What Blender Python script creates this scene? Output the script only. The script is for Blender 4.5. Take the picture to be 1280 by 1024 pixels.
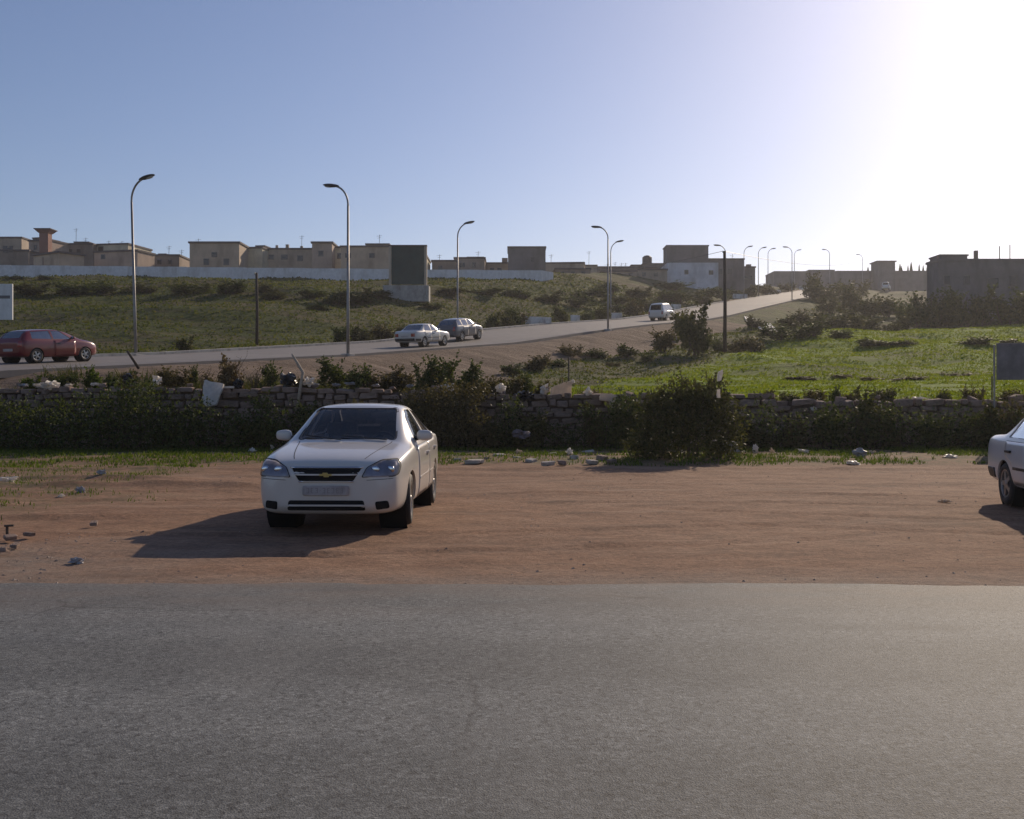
import bpy, bmesh, math, random
import numpy as np
from mathutils import Vector, Matrix
from mathutils.bvhtree import BVHTree

# ------------------------------------------------------------------ camera, sky, sun, exposure
SC = bpy.context.scene
for o in list(bpy.data.objects):
    bpy.data.objects.remove(o)
COL = SC.collection
F, CX, HY, CH = 1300.0, 640.0, 498.0, 1.5          # focal length (px at 1280 wide), centre, horizon row, eye height
cam_d = bpy.data.cameras.new('camera')
cam = bpy.data.objects.new('camera', cam_d); COL.objects.link(cam)
cam.location = (0, 0, CH); cam.rotation_euler = (math.radians(90), 0, 0)
cam_d.sensor_fit = 'HORIZONTAL'; cam_d.sensor_width = 36.0
cam_d.lens = 36.0 * F / 1280.0
cam_d.shift_y = -(512.0 - HY) / 1280.0
cam_d.clip_start = 0.1; cam_d.clip_end = 6000
SC.camera = cam

SUN_AZ, SUN_EL = math.radians(28.5), math.radians(24)   # azimuth clockwise from +Y
world = bpy.data.worlds.new('World'); SC.world = world; world.use_nodes = True
nt = world.node_tree; nt.nodes.clear()
sky = nt.nodes.new('ShaderNodeTexSky'); sky.sky_type = 'NISHITA'; sky.sun_disc = False
sky.sun_elevation = SUN_EL; sky.sun_rotation = SUN_AZ
sky.air_density = 1.0; sky.dust_density = 0.6; sky.ozone_density = 2.0; sky.altitude = 100
bg = nt.nodes.new('ShaderNodeBackground'); bg.inputs['Strength'].default_value = 0.082
wo = nt.nodes.new('ShaderNodeOutputWorld')
wb_ = nt.nodes.new('ShaderNodeMix'); wb_.data_type = 'RGBA'; wb_.blend_type = 'MULTIPLY'; wb_.inputs[0].default_value = 1.0
wb_.inputs[7].default_value = (.97, .945, 1.09, 1)      # the phone's pinkish white balance, the same over the whole sky
nt.links.new(sky.outputs[0], wb_.inputs[6]); nt.links.new(wb_.outputs[2], bg.inputs[0]); nt.links.new(bg.outputs[0], wo.inputs[0])

sun_d = bpy.data.lights.new('sun', 'SUN'); sun_d.energy = 4.0; sun_d.angle = math.radians(0.53)
sun_d.color = (1.0, 0.82, 0.62)
sun = bpy.data.objects.new('sun', sun_d); COL.objects.link(sun)
SDIR = Vector((math.sin(SUN_AZ) * math.cos(SUN_EL), math.cos(SUN_AZ) * math.cos(SUN_EL), math.sin(SUN_EL)))
sun.rotation_euler = SDIR.to_track_quat('Z', 'Y').to_euler(); sun.location = (30, 40, 40)

vs = SC.view_settings
SC.display_settings.display_device = 'sRGB'
vs.view_transform = 'Standard'; vs.look = 'None'; vs.exposure = 0.0; vs.gamma = 1.0; vs.use_curve_mapping = False
SC.cycles.use_denoising = True
SC.cycles.max_bounces = 6; SC.cycles.transparent_max_bounces = 12
SC.cycles.volume_bounces = 0

# ------------------------------------------------------------------ helpers
RNG = np.random.default_rng(7)
R = random.Random(11)

def tag(o, label=None, cat=None, group=None, kind=None):
    if label: o['label'] = label
    if cat: o['category'] = cat
    if group: o['group'] = group
    if kind: o['kind'] = kind
    return o

def empty(name, loc, rz=0.0):
    o = bpy.data.objects.new(name, None); COL.objects.link(o)
    o.location = loc; o.rotation_euler = (0, 0, rz); o.empty_display_size = 0.2
    return o

def mk(name, verts, faces, mat, parent=None, smooth=False):
    m = bpy.data.meshes.new(name)
    m.from_pydata([tuple(v) for v in verts], [], [tuple(f) for f in faces])
    if smooth: m.polygons.foreach_set('use_smooth', [True] * len(m.polygons))
    m.update()
    return link(name, m, mat, parent)

def link(name, me, mat=None, parent=None):
    o = bpy.data.objects.new(name, me); COL.objects.link(o)
    if mat and not me.materials: me.materials.append(mat)
    if parent: o.parent = parent
    return o

class MB:
    """collects shapes for one mesh"""
    def __init__(s): s.v = []; s.f = []
    def add(s, v, f):
        n = len(s.v); s.v += [tuple(p) for p in v]; s.f += [tuple(i + n for i in q) for q in f]; return s
    def box(s, x0, x1, y0, y1, z0, z1):
        return s.add([(x0,y0,z0),(x1,y0,z0),(x1,y1,z0),(x0,y1,z0),(x0,y0,z1),(x1,y0,z1),(x1,y1,z1),(x0,y1,z1)],
                     [(3,2,1,0),(4,5,6,7),(0,1,5,4),(1,2,6,5),(2,3,7,6),(3,0,4,7)])
    def rbox(s, x0, x1, y0, y1, z0, z1, b=0.03):
        bm = bmesh.new(); bmesh.ops.create_cube(bm, size=1)
        for v in bm.verts:
            v.co = Vector(((x0+x1)/2 + v.co.x*(x1-x0), (y0+y1)/2 + v.co.y*(y1-y0), (z0+z1)/2 + v.co.z*(z1-z0)))
        bmesh.ops.bevel(bm, geom=bm.edges[:], offset=b, segments=2, affect='EDGES', profile=0.6)
        bm.verts.index_update()
        s.add([v.co for v in bm.verts], [[v.index for v in f.verts] for f in bm.faces]); bm.free(); return s
    def tube(s, pts, rad, seg=10):
        pts = [Vector(p) for p in pts]; n = len(pts)
        if not hasattr(rad, '__len__'): rad = [rad]*n
        base = len(s.v); ref = None
        for i, p in enumerate(pts):
            t = (pts[min(i+1, n-1)] - pts[max(i-1, 0)]).normalized()
            a = ref if ref is not None else (Vector((1,0,0)) if abs(t.x) < 0.9 else Vector((0,1,0)))
            a = (a - t*a.dot(t)).normalized(); b = t.cross(a); ref = a
            for k in range(seg):
                q = 2*math.pi*k/seg
                s.v.append(tuple(p + (a*math.cos(q) + b*math.sin(q))*rad[i]))
        for i in range(n-1):
            for k in range(seg):
                k2 = (k+1) % seg
                s.f.append((base+i*seg+k, base+i*seg+k2, base+(i+1)*seg+k2, base+(i+1)*seg+k))
        s.f.append(tuple(base+k for k in range(seg))[::-1]); s.f.append(tuple(base+(n-1)*seg+k for k in range(seg)))
        return s
    def lathe_x(s, prof, seg=28, cx=0, cy=0, cz=0):
        """profile of (x, radius), turned about the X axis"""
        base = len(s.v); n = len(prof)
        for (x, r) in prof:
            for k in range(seg):
                q = 2*math.pi*k/seg
                s.v.append((cx+x, cy+r*math.cos(q), cz+r*math.sin(q)))
        for i in range(n-1):
            for k in range(seg):
                k2 = (k+1) % seg
                s.f.append((base+i*seg+k, base+i*seg+k2, base+(i+1)*seg+k2, base+(i+1)*seg+k))
        return s
    def lathe_z(s, prof, seg=16, cx=0, cy=0, cz=0):
        base = len(s.v); n = len(prof)
        for (r, z) in prof:
            for k in range(seg):
                q = 2*math.pi*k/seg
                s.v.append((cx+r*math.cos(q), cy+r*math.sin(q), cz+z))
        for i in range(n-1):
            for k in range(seg):
                k2 = (k+1) % seg
                s.f.append((base+i*seg+k, base+i*seg+k2, base+(i+1)*seg+k2, base+(i+1)*seg+k))
        s.f.append(tuple(base+(n-1)*seg+k for k in range(seg)))
        return s
    def ell(s, c, r, nu=14, nv=8, fn=None):
        base = len(s.v)
        for j in range(nv+1):
            th = math.pi*j/nv
            for i in range(nu):
                ph = 2*math.pi*i/nu
                d = Vector((math.sin(th)*math.cos(ph), math.sin(th)*math.sin(ph), math.cos(th)))
                k = fn(d) if fn else 1.0
                s.v.append((c[0]+d.x*r[0]*k, c[1]+d.y*r[1]*k, c[2]+d.z*r[2]*k))
        for j in range(nv):
            for i in range(nu):
                i2 = (i+1) % nu
                s.f.append((base+j*nu+i, base+(j+1)*nu+i, base+(j+1)*nu+i2, base+j*nu+i2))
        return s
    def build(s, name, mat, parent=None, smooth=False):
        return mk(name, s.v, s.f, mat, parent, smooth)

# value noise on numpy arrays
_PERM = np.random.default_rng(3).random((256, 256))
def vnoise(x, y):
    x = np.asarray(x, float); y = np.asarray(y, float)
    xi = np.floor(x).astype(int); yi = np.floor(y).astype(int); fx = x-xi; fy = y-yi
    fx = fx*fx*(3-2*fx); fy = fy*fy*(3-2*fy)
    g = lambda a, b: _PERM[a % 256, b % 256]
    return (g(xi,yi)*(1-fx)+g(xi+1,yi)*fx)*(1-fy) + (g(xi,yi+1)*(1-fx)+g(xi+1,yi+1)*fx)*fy - 0.5
def fbm(x, y, o=4):
    r = 0; a = 1.0
    for i in range(o):
        r = r + a*vnoise(x*2**i+17.3*i, y*2**i+5.1*i); a *= 0.5
    return r
def sstep(a, b, x):
    t = np.clip((np.asarray(x, float)-a)/(b-a), 0, 1); return t*t*(3-2*t)

# ------------------------------------------------------------------ materials
def nodes_of(name):
    m = bpy.data.materials.new(name); m.use_nodes = True
    t = m.node_tree; b = t.nodes['Principled BSDF']
    return m, t, b
def N(t, kind, **kw):
    n = t.nodes.new(kind)
    for k, v in kw.items():
        if k in n.inputs: n.inputs[k].default_value = v
        else: setattr(n, k, v)
    return n
def noise(t, scale, detail=6, rough=0.6, coord=None, sx=None):
    n = N(t, 'ShaderNodeTexNoise'); n.inputs['Scale'].default_value = scale
    n.inputs['Detail'].default_value = detail; n.inputs['Roughness'].default_value = rough
    if coord is None:
        tc = N(t, 'ShaderNodeTexCoord'); coord = tc.outputs['Object']
    if sx:
        mp = N(t, 'ShaderNodeMapping'); mp.inputs['Scale'].default_value = sx
        t.links.new(coord, mp.inputs[0]); coord = mp.outputs[0]
    t.links.new(coord, n.inputs['Vector'])
    return n
def ramp(t, inp, stops):
    r = N(t, 'ShaderNodeValToRGB'); e = r.color_ramp.elements
    while len(e) < len(stops): e.new(0.5)
    for i, (p, c) in enumerate(stops):
        e[i].position = p; e[i].color = (c[0], c[1], c[2], 1) if hasattr(c, '__len__') else (c, c, c, 1)
    t.links.new(inp, r.inputs[0]); return r
def mixc(t, fac, a, b, mode='MIX'):
    m = N(t, 'ShaderNodeMix'); m.data_type = 'RGBA'; m.blend_type = mode
    for sock, v in ((m.inputs[0], fac), (m.inputs[6], a), (m.inputs[7], b)):
        if hasattr(v, 'links') or hasattr(v, 'is_linked'): t.links.new(v, sock)
        elif hasattr(v, '__len__'): sock.default_value = (v[0], v[1], v[2], 1)
        else: sock.default_value = v
    return m.outputs[2]
def math_n(t, op, a, b=None, clamp=False):
    m = N(t, 'ShaderNodeMath'); m.operation = op; m.use_clamp = clamp
    for i, v in enumerate((a, b)):
        if v is None: continue
        if hasattr(v, 'is_linked'): t.links.new(v, m.inputs[i])
        else: m.inputs[i].default_value = v
    return m.outputs[0]
def bump(t, b, h, strength=0.3, dist=0.02):
    n = N(t, 'ShaderNodeBump'); n.inputs['Strength'].default_value = strength; n.inputs['Distance'].default_value = dist
    t.links.new(h, n.inputs['Height']); t.links.new(n.outputs[0], b.inputs['Normal'])

def simple(name, c, rough=0.7, var=0.25, scale=6.0, metal=0.0, spec=0.5, bmp=0.0, coat=0.0, stain=None, stain_scale=1.5):
    m, t, b = nodes_of(name)
    n = noise(t, scale)
    lo = tuple(max(0, x*(1-var)) for x in c); hi = tuple(min(1, x*(1+var)) for x in c)
    col = ramp(t, n.outputs[0], [(0.3, lo), (0.7, hi)]).outputs[0]
    if stain:
        n2 = noise(t, stain_scale, 5, 0.65, sx=(1, 1, 0.35))
        k = ramp(t, n2.outputs[0], [(0.48, 0.0), (0.72, 1.0)]).outputs[0]
        col = mixc(t, k, col, stain)
    t.links.new(col, b.inputs['Base Color'])
    b.inputs['Roughness'].default_value = rough; b.inputs['Metallic'].default_value = metal
    b.inputs['Specular IOR Level'].default_value = spec
    if coat: b.inputs['Coat Weight'].default_value = coat; b.inputs['Coat Roughness'].default_value = 0.06
    if bmp: bump(t, b, n.outputs[0], bmp)
    return m

M = {}
def leafmat(name, cols, transl=0.35, rough=0.6):
    m, t, b = nodes_of(name)
    at = N(t, 'ShaderNodeAttribute'); at.attribute_name = 'rnd'
    n = noise(t, 1.3, 3)
    f = math_n(t, 'ADD', math_n(t, 'MULTIPLY', at.outputs['Fac'], 0.7), math_n(t, 'MULTIPLY', n.outputs[0], 0.4))
    st = [(i/(len(cols)-1)*0.8+0.12, c) for i, c in enumerate(cols)]
    col = ramp(t, f, st).outputs[0]
    t.links.new(col, b.inputs['Base Color']); b.inputs['Roughness'].default_value = rough
    b.inputs['Specular IOR Level'].default_value = 0.12
    tr = N(t, 'ShaderNodeBsdfTranslucent'); t.links.new(mixc(t, 1.0, col, (1.0, 1.0, 0.45), 'MULTIPLY'), tr.inputs[0])
    ms = N(t, 'ShaderNodeMixShader'); ms.inputs[0].default_value = transl
    out = t.nodes['Material Output']
    t.links.new(b.outputs[0], ms.inputs[1]); t.links.new(tr.outputs[0], ms.inputs[2]); t.links.new(ms.outputs[0], out.inputs[0])
    return m
M['bramble'] = leafmat('bramble_leaf', [(.035,.05,.02),(.07,.092,.03),(.12,.135,.042)], .34)
M['shrub'] = leafmat('shrub_leaf', [(.042,.048,.022),(.08,.084,.034),(.13,.125,.05)], .32)
M['scrub'] = leafmat('scrub_leaf', [(.06,.055,.026),(.10,.085,.04),(.15,.12,.06)], .32)
M['dry'] = leafmat('dry_stalk', [(.10,.07,.035),(.17,.12,.06),(.22,.17,.09)], .2)
M['grass'] = leafmat('grass_blade', [(.045,.085,.012),(.085,.13,.016),(.14,.17,.03)], .45)
M['fieldgrass'] = leafmat('field_grass_blade', [(.10,.145,.010),(.15,.20,.014),(.20,.22,.026)], .62)
M['roughgrass'] = leafmat('rough_grass_blade', [(.05,.07,.016),(.08,.10,.022),(.13,.12,.042)], .45, .9)
M['weed'] = leafmat('weed_blade', [(.05,.07,.018),(.09,.10,.03),(.16,.12,.06)], .35, .9)
M['bark'] = simple('bark', (.07,.05,.035), .9, .4, 20, bmp=.5)
M['deadwood'] = simple('dead_wood', (.42,.34,.26), .85, .25, 18, bmp=.3)
M['darkwood'] = simple('dark_wood', (.075,.055,.042), .9, .35, 14, bmp=.4)
M['steel'] = simple('galvanised_steel', (.30,.29,.28), .5, .15, 9, metal=.6, stain=(.16,.11,.08), stain_scale=2)
M['darksteel'] = simple('dark_lamp_metal', (.07,.065,.07), .45, .2, 9, metal=.4)
M['lens'] = simple('lamp_lens', (.45,.45,.43), .2, .08, 9)
M['concrete'] = simple('concrete', (.40,.38,.35), .9, .2, 3, bmp=.3, stain=(.2,.18,.16))
M['whitewash'] = simple('whitewashed_wall', (.74,.73,.72), .85, .10, 2.5, bmp=.15, stain=(.52,.50,.47), stain_scale=.8)
M['whiteblock'] = simple('white_kerb_paint', (.68,.66,.62), .8, .12, 3, stain=(.36,.30,.24), stain_scale=2.5)
M['rubber'] = simple('tyre_rubber', (.022,.021,.022), .75, .3, 30, stain=(.10,.075,.055), stain_scale=5)
M['black'] = simple('black_plastic', (.018,.018,.02), .5, .2, 20)
M['blackmat'] = simple('black_cavity', (.006,.006,.007), .95, .2, 20)
M['seam'] = simple('panel_gap', (.03,.028,.028), .8, .2, 20)
M['chrome'] = simple('chrome', (.65,.65,.66), .12, .05, 9, metal=1.0)
M['alloy'] = simple('wheel_rim', (.42,.41,.40), .38, .15, 14, metal=.75, stain=(.2,.15,.11), stain_scale=6)
M['gold'] = simple('gold_emblem', (.42,.33,.12), .3, .1, 20, metal=.6)
M['seatcloth'] = simple('seat_cloth', (.075,.07,.075), .9, .3, 40)
M['plate'] = simple('number_plate', (.40,.37,.37), .55, .1, 12, stain=(.28,.24,.22), stain_scale=8)
M['ink'] = simple('plate_ink', (.28,.255,.255), .7, .1, 12)
M['redlens'] = simple('red_lens', (.28,.02,.015), .15, .15, 20, coat=.6)
M['amber'] = simple('amber_lens', (.5,.17,.02), .2, .1, 20, coat=.6)

def glassmat(name, tint, rough=0.03, k=1.0):
    m, t, b = nodes_of(name)
    out = t.nodes['Material Output']; t.nodes.remove(b)
    tr = N(t, 'ShaderNodeBsdfTransparent'); tr.inputs[0].default_value = (*tint, 1)
    gl = N(t, 'ShaderNodeBsdfGlossy'); gl.inputs['Roughness'].default_value = rough; gl.inputs[0].default_value = (.9,.9,.9,1)
    fr = N(t, 'ShaderNodeFresnel'); fr.inputs[0].default_value = 1.5
    n = noise(t, 3.0); f = math_n(t, 'MULTIPLY', fr.outputs[0], ramp(t, n.outputs[0], [(.2,.8*k),(.8,k)]).outputs[0])
    ms = N(t, 'ShaderNodeMixShader'); t.links.new(f, ms.inputs[0])
    t.links.new(tr.outputs[0], ms.inputs[1]); t.links.new(gl.outputs[0], ms.inputs[2]); t.links.new(ms.outputs[0], out.inputs[0])
    return m
M['glass'] = glassmat('car_glass', (.42,.43,.46))
M['darkglass'] = glassmat('dark_car_glass', (.06,.06,.07), k=.4)
M['headglass'] = glassmat('headlamp_glass', (.75,.76,.80), .05)
M['window'] = simple('house_window_pane', (.03,.03,.035), .15, .3, 4)
M['reflector'] = simple('headlamp_reflector', (.50,.48,.52), .4, .2, 10, metal=.3)

def paint(name, c, dust=(.38,.29,.22), amount=.35):
    m, t, b = nodes_of(name)
    tc = N(t, 'ShaderNodeTexCoord'); sp = N(t, 'ShaderNodeSeparateXYZ'); t.links.new(tc.outputs['Object'], sp.inputs[0])
    n = noise(t, 2.2, 6, .65); n2 = noise(t, 22, 4)
    low = N(t, 'ShaderNodeMapRange'); low.inputs[1].default_value = .75; low.inputs[2].default_value = .15
    t.links.new(sp.outputs[2], low.inputs[0])
    k = math_n(t, 'MULTIPLY', math_n(t, 'ADD', math_n(t, 'MULTIPLY', low.outputs[0], .8), .12),
               ramp(t, n.outputs[0], [(.3,.25),(.75,1.0)]).outputs[0])
    k = math_n(t, 'MULTIPLY', k, amount, True)
    col = mixc(t, k, c, dust)
    t.links.new(col, b.inputs['Base Color'])
    b.inputs['Specular IOR Level'].default_value = .5
    t.links.new(math_n(t, 'ADD', math_n(t, 'MULTIPLY', k, .6), .30), b.inputs['Roughness'])
    b.inputs['Coat Weight'].default_value = .7; b.inputs['Coat Roughness'].default_value = .05
    return m
M['white_paint'] = paint('dusty_white_car_paint', (.60,.565,.52))
M['white_old'] = paint('old_white_car_paint', (.62,.63,.64), amount=.5)
M['silver_paint'] = paint('pale_silver_car_paint', (.55,.53,.50))
M['grey_paint'] = paint('dark_grey_car_paint', (.10,.10,.115))
M['red_paint'] = paint('dark_red_car_paint', (.15,.002,.007), amount=.02)

# ground materials
def mat_asphalt():
    m, t, b = nodes_of('asphalt')
    tc = N(t, 'ShaderNodeTexCoord'); co = tc.outputs['Object']
    big = noise(t, .22, 5, .6, co, (1, 2.2, 1)); mid = noise(t, 2.4, 6, .7, co); fine = noise(t, 95, 4, .75, co)
    vor = N(t, 'ShaderNodeTexVoronoi'); vor.inputs['Scale'].default_value = 130; t.links.new(co, vor.inputs['Vector'])
    c = ramp(t, big.outputs[0], [(.3,(.115,.120,.120)),(.7,(.152,.156,.152))]).outputs[0]
    c = mixc(t, .55, c, ramp(t, mid.outputs[0], [(.3,(.092,.098,.100)),(.7,(.178,.182,.174))]).outputs[0])
    c = mixc(t, .75, c, ramp(t, fine.outputs[0], [(.32,.45),(.5,1.0),(.68,1.55)]).outputs[0], 'MULTIPLY')
    c = mixc(t, .8, c, ramp(t, vor.outputs['Color'], [(.0,.62),(.6,1.0),(1.0,1.35)]).outputs[0], 'MULTIPLY')
    agg = N(t, 'ShaderNodeTexVoronoi'); agg.inputs['Scale'].default_value = 52; t.links.new(co, agg.inputs['Vector'])
    sep = N(t, 'ShaderNodeSeparateColor'); t.links.new(agg.outputs['Color'], sep.inputs[0])
    c = mixc(t, .65, c, ramp(t, sep.outputs[0], [(.0,.45),(.35,.9),(.75,1.05),(1.0,1.75)]).outputs[0], 'MULTIPLY')
    lane = N(t, 'ShaderNodeTexWave'); lane.wave_type = 'BANDS'; lane.bands_direction = 'Y'; lane.inputs['Scale'].default_value = .16; lane.inputs['Distortion'].default_value = 1.2; lane.inputs['Detail'].default_value = 3
    t.links.new(co, lane.inputs['Vector'])
    c = mixc(t, 1.0, c, ramp(t, lane.outputs['Fac'], [(.2,.86),(.8,1.12)]).outputs[0], 'MULTIPLY')
    wn = noise(t, 1.1, 4, .6, co); wv = N(t, 'ShaderNodeMix'); wv.data_type = 'VECTOR'; wv.inputs[0].default_value = .35
    t.links.new(co, wv.inputs[4]); t.links.new(wn.outputs['Color'], wv.inputs[5])
    cr = N(t, 'ShaderNodeTexVoronoi'); cr.feature = 'DISTANCE_TO_EDGE'; cr.inputs['Scale'].default_value = .75; t.links.new(wv.outputs[1], cr.inputs['Vector'])
    crm = noise(t, .35, 2, .5, co)
    ck = math_n(t, 'MULTIPLY', ramp(t, cr.outputs['Distance'], [(.0,1.0),(.009,0.0)]).outputs[0], ramp(t, crm.outputs[0], [(.5,0),(.6,.7)]).outputs[0])
    c = mixc(t, ck, c, (.03,.028,.027))
    sk = noise(t, 27, 3, .6, co); wear = noise(t, .8, 5, .7, co, (1, .5, 1))
    c = mixc(t, ramp(t, sk.outputs[0], [(.57,0),(.66,.75)]).outputs[0], c, (.035,.034,.034))
    c = mixc(t, ramp(t, wear.outputs[0], [(.5,0),(.68,.4)]).outputs[0], c, (.175,.172,.162))
    oil = noise(t, .55, 5, .65, co, (.7, 1.5, 1)); c = mixc(t, ramp(t, oil.outputs[0], [(.57,0),(.68,.5)]).outputs[0], c, (.06,.058,.056))
    # dust blown over the edge
    sp = N(t, 'ShaderNodeSeparateXYZ'); t.links.new(co, sp.inputs[0])
    mr = N(t, 'ShaderNodeMapRange'); mr.inputs[1].default_value = 6.8; mr.inputs[2].default_value = 8.5
    t.links.new(sp.outputs[1], mr.inputs[0])
    dn = noise(t, 1.6, 6, .7, co, (.6, 1.6, 1))
    d = math_n(t, 'MULTIPLY', mr.outputs[0], ramp(t, dn.outputs[0], [(.35,0.05),(.7,1.0)]).outputs[0])
    c = mixc(t, math_n(t, 'MULTIPLY', d, .6), c, (.20,.14,.10))
    t.links.new(c, b.inputs['Base Color'])
    t.links.new(ramp(t, fine.outputs[0], [(.3,.68),(.7,.88)]).outputs[0], b.inputs['Roughness'])
    b.inputs['Specular IOR Level'].default_value = .4
    h = math_n(t, 'ADD', fine.outputs[0], math_n(t, 'MULTIPLY', vor.outputs['Distance'], .7))
    bump(t, b, h, .5, .006)
    return m
M['asphalt'] = mat_asphalt()

def mat_dirt():
    m, t, b = nodes_of('trodden_earth')
    tc = N(t, 'ShaderNodeTexCoord'); co = tc.outputs['Object']
    big = noise(t, .28, 6, .62, co, (1, 1.8, 1)); mid = noise(t, 1.5, 8, .72, co, (.8, 1.25, 1)); fine = noise(t, 17, 6, .75, co)
    c = ramp(t, big.outputs[0], [(.28,(.155,.080,.044)),(.5,(.27,.146,.082)),(.72,(.36,.228,.142))]).outputs[0]
    c = mixc(t, .6, c, ramp(t, mid.outputs[0], [(.28,(.105,.056,.034)),(.5,(.255,.137,.080)),(.75,(.38,.25,.165))]).outputs[0])
    c = mixc(t, .8, c, ramp(t, fine.outputs[0], [(.3,.45),(.5,1.0),(.72,1.5)]).outputs[0], 'MULTIPLY')
    dk = noise(t, .75, 6, .7, co, (.6, 1.5, 1)); c = mixc(t, ramp(t, dk.outputs[0], [(.54,0),(.66,.55)]).outputs[0], c, (.105,.06,.038))
    lt = noise(t, .5, 6, .7, co, (.4, 1.8, 1)); c = mixc(t, ramp(t, lt.outputs[0], [(.56,0),(.70,.5)]).outputs[0], c, (.38,.27,.19))
    g = N(t, 'ShaderNodeAttribute'); g.attribute_name = 'green'
    gn = noise(t, 2.6, 6, .75, co)
    k = math_n(t, 'MULTIPLY', g.outputs['Fac'], ramp(t, gn.outputs[0], [(.42,0.0),(.58,1.0)]).outputs[0])
    c = mixc(t, k, c, ramp(t, fine.outputs[0], [(.3,(.05,.06,.018)),(.7,(.12,.12,.04))]).outputs[0])
    a = N(t, 'ShaderNodeAttribute'); a.attribute_name = 'grit'
    k2 = math_n(t, 'MULTIPLY', a.outputs['Fac'], ramp(t, gn.outputs[0], [(.3,.45),(.65,1.0)]).outputs[0])
    c = mixc(t, k2, c, ramp(t, fine.outputs[0], [(.3,(.17,.145,.12)),(.7,(.27,.235,.2))]).outputs[0])
    t.links.new(c, b.inputs['Base Color']); b.inputs['Roughness'].default_value = .95
    b.inputs['Specular IOR Level'].default_value = .2
    h = math_n(t, 'ADD', math_n(t, 'MULTIPLY', mid.outputs[0], 1.3), math_n(t, 'MULTIPLY', fine.outputs[0], .7))
    bump(t, b, h, .7, .035)
    return m
M['dirt'] = mat_dirt()

def mat_ground():
    m, t, b = nodes_of('hillside_ground')
    tc = N(t, 'ShaderNodeTexCoord'); co = tc.outputs['Object']
    big = noise(t, .05, 6, .6, co, (.7, 2.0, 1)); mid = noise(t, .42, 7, .7, co, (.6, 1.8, 1)); fine = noise(t, 5, 5, .7, co)
    soil = ramp(t, mid.outputs[0], [(.3,(.10,.070,.05)),(.55,(.20,.145,.105)),(.75,(.29,.225,.17))]).outputs[0]
    gr = ramp(t, mid.outputs[0], [(.30,(.030,.034,.012)),(.45,(.058,.072,.017)),(.56,(.085,.105,.022)),(.70,(.14,.125,.05))]).outputs[0]
    ri = ramp(t, mid.outputs[0], [(.22,(.10,.135,.018)),(.42,(.155,.235,.016)),(.72,(.20,.275,.026))]).outputs[0]
    a = N(t, 'ShaderNodeAttribute'); a.attribute_name = 'soil'
    r = N(t, 'ShaderNodeAttribute'); r.attribute_name = 'lush'
    wob = math_n(t, 'MULTIPLY', math_n(t, 'SUBTRACT', mid.outputs[0], .5), 1.8)
    kl = math_n(t, 'ADD', r.outputs['Fac'], math_n(t, 'MULTIPLY', wob, .5))
    kl = ramp(t, kl, [(.35,0.0),(.6,1.0)]).outputs[0]
    c = mixc(t, kl, gr, ri)
    # weedy brownish streaks and dark tufts
    tuft = noise(t, 1.1, 5, .75, co, (.7, 1.6, 1)); tk = ramp(t, tuft.outputs[0], [(.52,0),(.64,.75)]).outputs[0]
    nl = math_n(t, 'SUBTRACT', 1.0, math_n(t, 'MULTIPLY', kl, .45))
    c = mixc(t, math_n(t, 'MULTIPLY', tk, nl), c, (.028,.032,.014))
    pat = noise(t, .16, 5, .7, co, (.6, 1.5, 1)); pk = ramp(t, pat.outputs[0], [(.52,0),(.62,.7)]).outputs[0]
    c = mixc(t, math_n(t, 'MULTIPLY', pk, nl), c, (.13,.10,.055))
    st = ramp(t, big.outputs[0], [(.50,0.0),(.66,.75)]).outputs[0]
    c = mixc(t, st, c, (.095,.075,.038))
    ks = math_n(t, 'ADD', a.outputs['Fac'], wob)
    ks = ramp(t, ks, [(.38,0.0),(.62,1.0)]).outputs[0]
    c = mixc(t, ks, c, soil)
    c = mixc(t, .6, c, ramp(t, fine.outputs[0], [(.3,.6),(.7,1.4)]).outputs[0], 'MULTIPLY')
    t.links.new(c, b.inputs['Base Color']); b.inputs['Roughness'].default_value = .95
    b.inputs['Specular IOR Level'].default_value = .15
    bump(t, b, math_n(t, 'ADD', math_n(t, 'ADD', mid.outputs[0], math_n(t, 'MULTIPLY', tuft.outputs[0], .5)), math_n(t, 'MULTIPLY', fine.outputs[0], .3)), .9, .45)
    return m
M['ground'] = mat_ground()
def mat_road():
    m, t, b = nodes_of('worn_road')
    tc = N(t, 'ShaderNodeTexCoord'); co = tc.outputs['Object']
    big = noise(t, .12, 5, .6, co); mid = noise(t, 1.4, 6, .7, co)
    c = ramp(t, big.outputs[0], [(.3,(.15,.132,.118)),(.7,(.20,.178,.158))]).outputs[0]
    c = mixc(t, .5, c, ramp(t, mid.outputs[0], [(.3,(.12,.105,.095)),(.7,(.24,.21,.185))]).outputs[0])
    t.links.new(c, b.inputs['Base Color']); b.inputs['Roughness'].default_value = .7
    bump(t, b, mid.outputs[0], .2, .02)
    return m
M['road'] = mat_road()

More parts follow.
